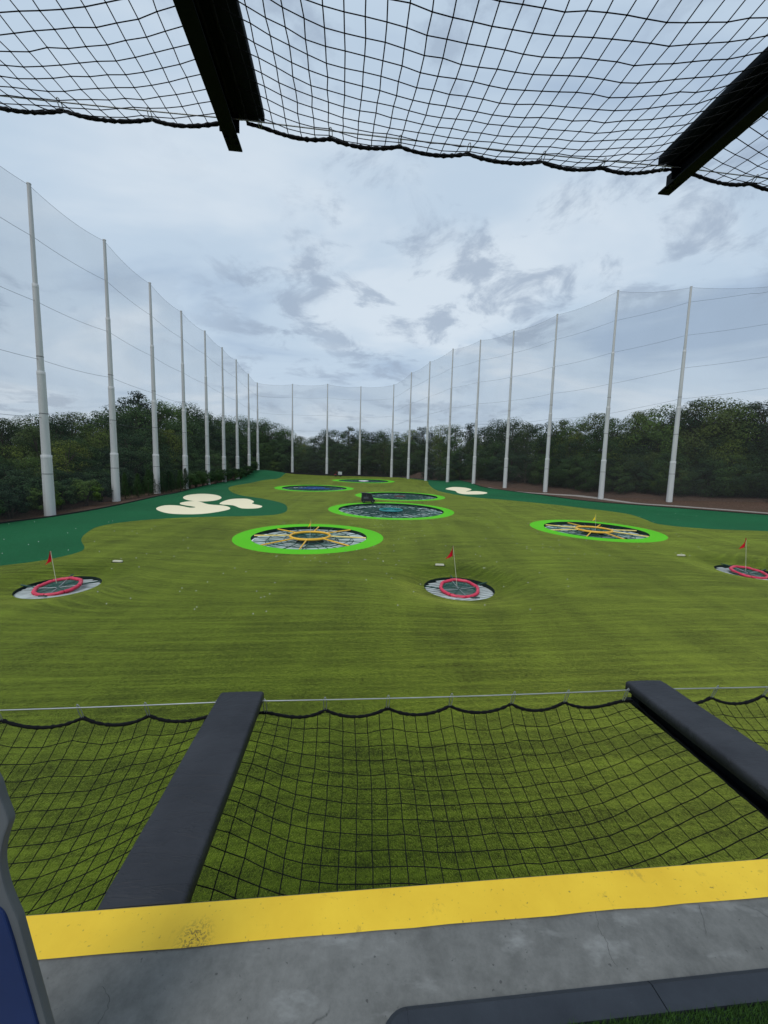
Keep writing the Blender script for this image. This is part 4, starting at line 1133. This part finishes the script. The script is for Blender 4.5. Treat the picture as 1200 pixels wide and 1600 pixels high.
def fill(n, ex0, ex1, f0, f1, kinds, row, u0=-80, u1=1290, sx=1.0):
    for i in range(n):
        u = u0 + (u1 - u0) * (i + rt_.uniform(-0.35, 0.35)) / n
        vtop = np.interp(u, sky_u, sky_v); y = row_dist(u, rt_.uniform(ex0, ex1)); d = ray(u, 735); x = d[0] / d[1] * y
        p = at_dist(u, vtop, y); g = gz(x, y); h = (p[2] - g) * rt_.uniform(f0, f1)
        if h > 2: plant(rt_.choice(kinds), x, y, h, row, sx=sx)
fill(60, 26, 34, 0.72, 0.90, ['round', 'tall', 'round'], 'middle')
fill(46, 15, 20, 0.62, 0.88, ['round', 'tall', 'round'], 'middle')
fill(44, 10, 14, 0.45, 0.72, ['round', 'bushy', 'round', 'tall'], 'middle', sx=1.1)
fill(40, 7, 9.5, 0.30, 0.50, ['bushy', 'round', 'bushy'], 'front', 640, 1290, 1.05)
fill(26, 5, 7, 0.22, 0.34, ['bushy', 'bushy', 'cone'], 'front', 400, 660, 1.3)
fill(16, 10, 16, 0.6, 0.8, ['bushy', 'round'], 'middle', 400, 660, 1.2)
fill(30, 6, 9, 0.32, 0.52, ['bushy', 'round', 'bushy'], 'front', -80, 410, 1.1)
# hedge under the left poles
for i in range(30):
    q = -16 + i * 4.3; off = -1.9 - 0.6 * (i % 2) + rt_.uniform(-0.3, 0.3)
    off += 2.7 if q > 16 else 0
    p = LROW0 + LROW_D * q + np.array([off, 0])
    if 4 <= (q / 14.5 - 0.5) * 4: pass
    if q < 16 or q > 44: plant('shrub', p[0], p[1], rt_.uniform(3.7, 4.4), 'hedge', sx=1.05)
    else:
        for e in (-1.1, 1.1): plant('cone', p[0] + 0.4 * e, p[1] + e, rt_.uniform(4.3, 5.2), 'hedge', sx=0.95)
# second line of the hedge
for i in range(18):
    p = LROW0 + LROW_D * (-14 + i * 5.2) + np.array([-5.2 + rt_.uniform(-0.5, 0.5), 0]); plant('shrub', p[0], p[1], rt_.uniform(4.2, 5.4), 'hedge', sx=1.1)
# labels: place each tree by the pole it stands nearest to in the picture
ppx = [(to_px((p[0][0], p[0][1], p[0][2] + 5))[0], p) for p in PP]
ROWN = {'back': 'on the skyline', 'middle': 'mid wood', 'front': 'before the wood', 'hedge': 'in the hedge'}
SIDEN = {'left': 'of the left row', 'right': 'of the right row', 'far': 'of the far row'}
seen = {}
for (o, kind, row, x, y, z, h) in tree_log:
    u, v = to_px((x, y, z + h * 0.6)); pu, pp = min(ppx, key=lambda q: abs(q[0] - u)); d = u - pu
    place = 'behind' if abs(d) < 6 else ('close left of' if d > -14 and d < 0 else 'close right of' if 0 < d < 14 else 'well left of' if d < 0 else 'well right of')
    lab = f"{LOOK[kind][1]} {ROWN[row]}, {place} the {ORD[pp[3]]} {pp[2]} pole"
    o['label'] = lab; o['group'] = {'hedge': 'hedge plants under the left poles'}.get(row, 'trees of the wood behind the nets')
    seen.setdefault(lab, []).append(o)
for lab, os_ in seen.items():                       # tell duplicates apart by height
    if len(os_) > 1:
        os_.sort(key=lambda o: -o.scale.z); nm = ['tallest', 'second tallest', 'third tallest', 'fourth tallest', 'fifth tallest', 'sixth tallest', 'seventh tallest', 'eighth tallest', 'ninth tallest', 'tenth tallest']
        w = lab.split(' ')
        for i, o in enumerate(os_):
            if i < len(nm): o['label'] = nm[i] + ' ' + lab

# ------------------------------------------------------------------ golf balls on the turf
bmx = bmesh.new(); bmesh.ops.create_icosphere(bmx, subdivisions=1, radius=0.031); bme = bpy.data.meshes.new('golf_ball'); bmx.to_mesh(bme); bmx.free()
bme.materials.append(M['ball']); bme.polygons.foreach_set('use_smooth', [True] * len(bme.polygons))
rb = random.Random(9); cnt = 0
zones = [(440, 700, 812, 880, 70, 'lying on the olive turf around the left yellow target'), (740, 1100, 800, 870, 70, 'lying on the olive turf around the right yellow target'),
         (0, 330, 810, 870, 22, 'lying on the turf around the left bunkers'), (150, 440, 850, 960, 30, 'lying on the olive turf between left red pit and yellow target'),
         (560, 900, 870, 960, 18, 'lying on the olive turf near the middle red pit'), (450, 640, 760, 800, 20, 'lying on the olive turf near the teal target')]
for (u0, u1, v0, v1, n_, w) in zones:
    for _ in range(n_):
        u, v = rb.uniform(u0, u1), rb.uniform(v0, v1); x, y = on_ground(u, v)
        if any(np.hypot(x - a, y - b) < max(r, ra) + 0.1 for (a, b, r, ra) in TARGETS.values()): continue
        link('golf_ball', bme, None, (x, y, gz(x, y) + 0.033), label='tiny white golf ball ' + w, cat='golf ball', group='golf balls ' + w)
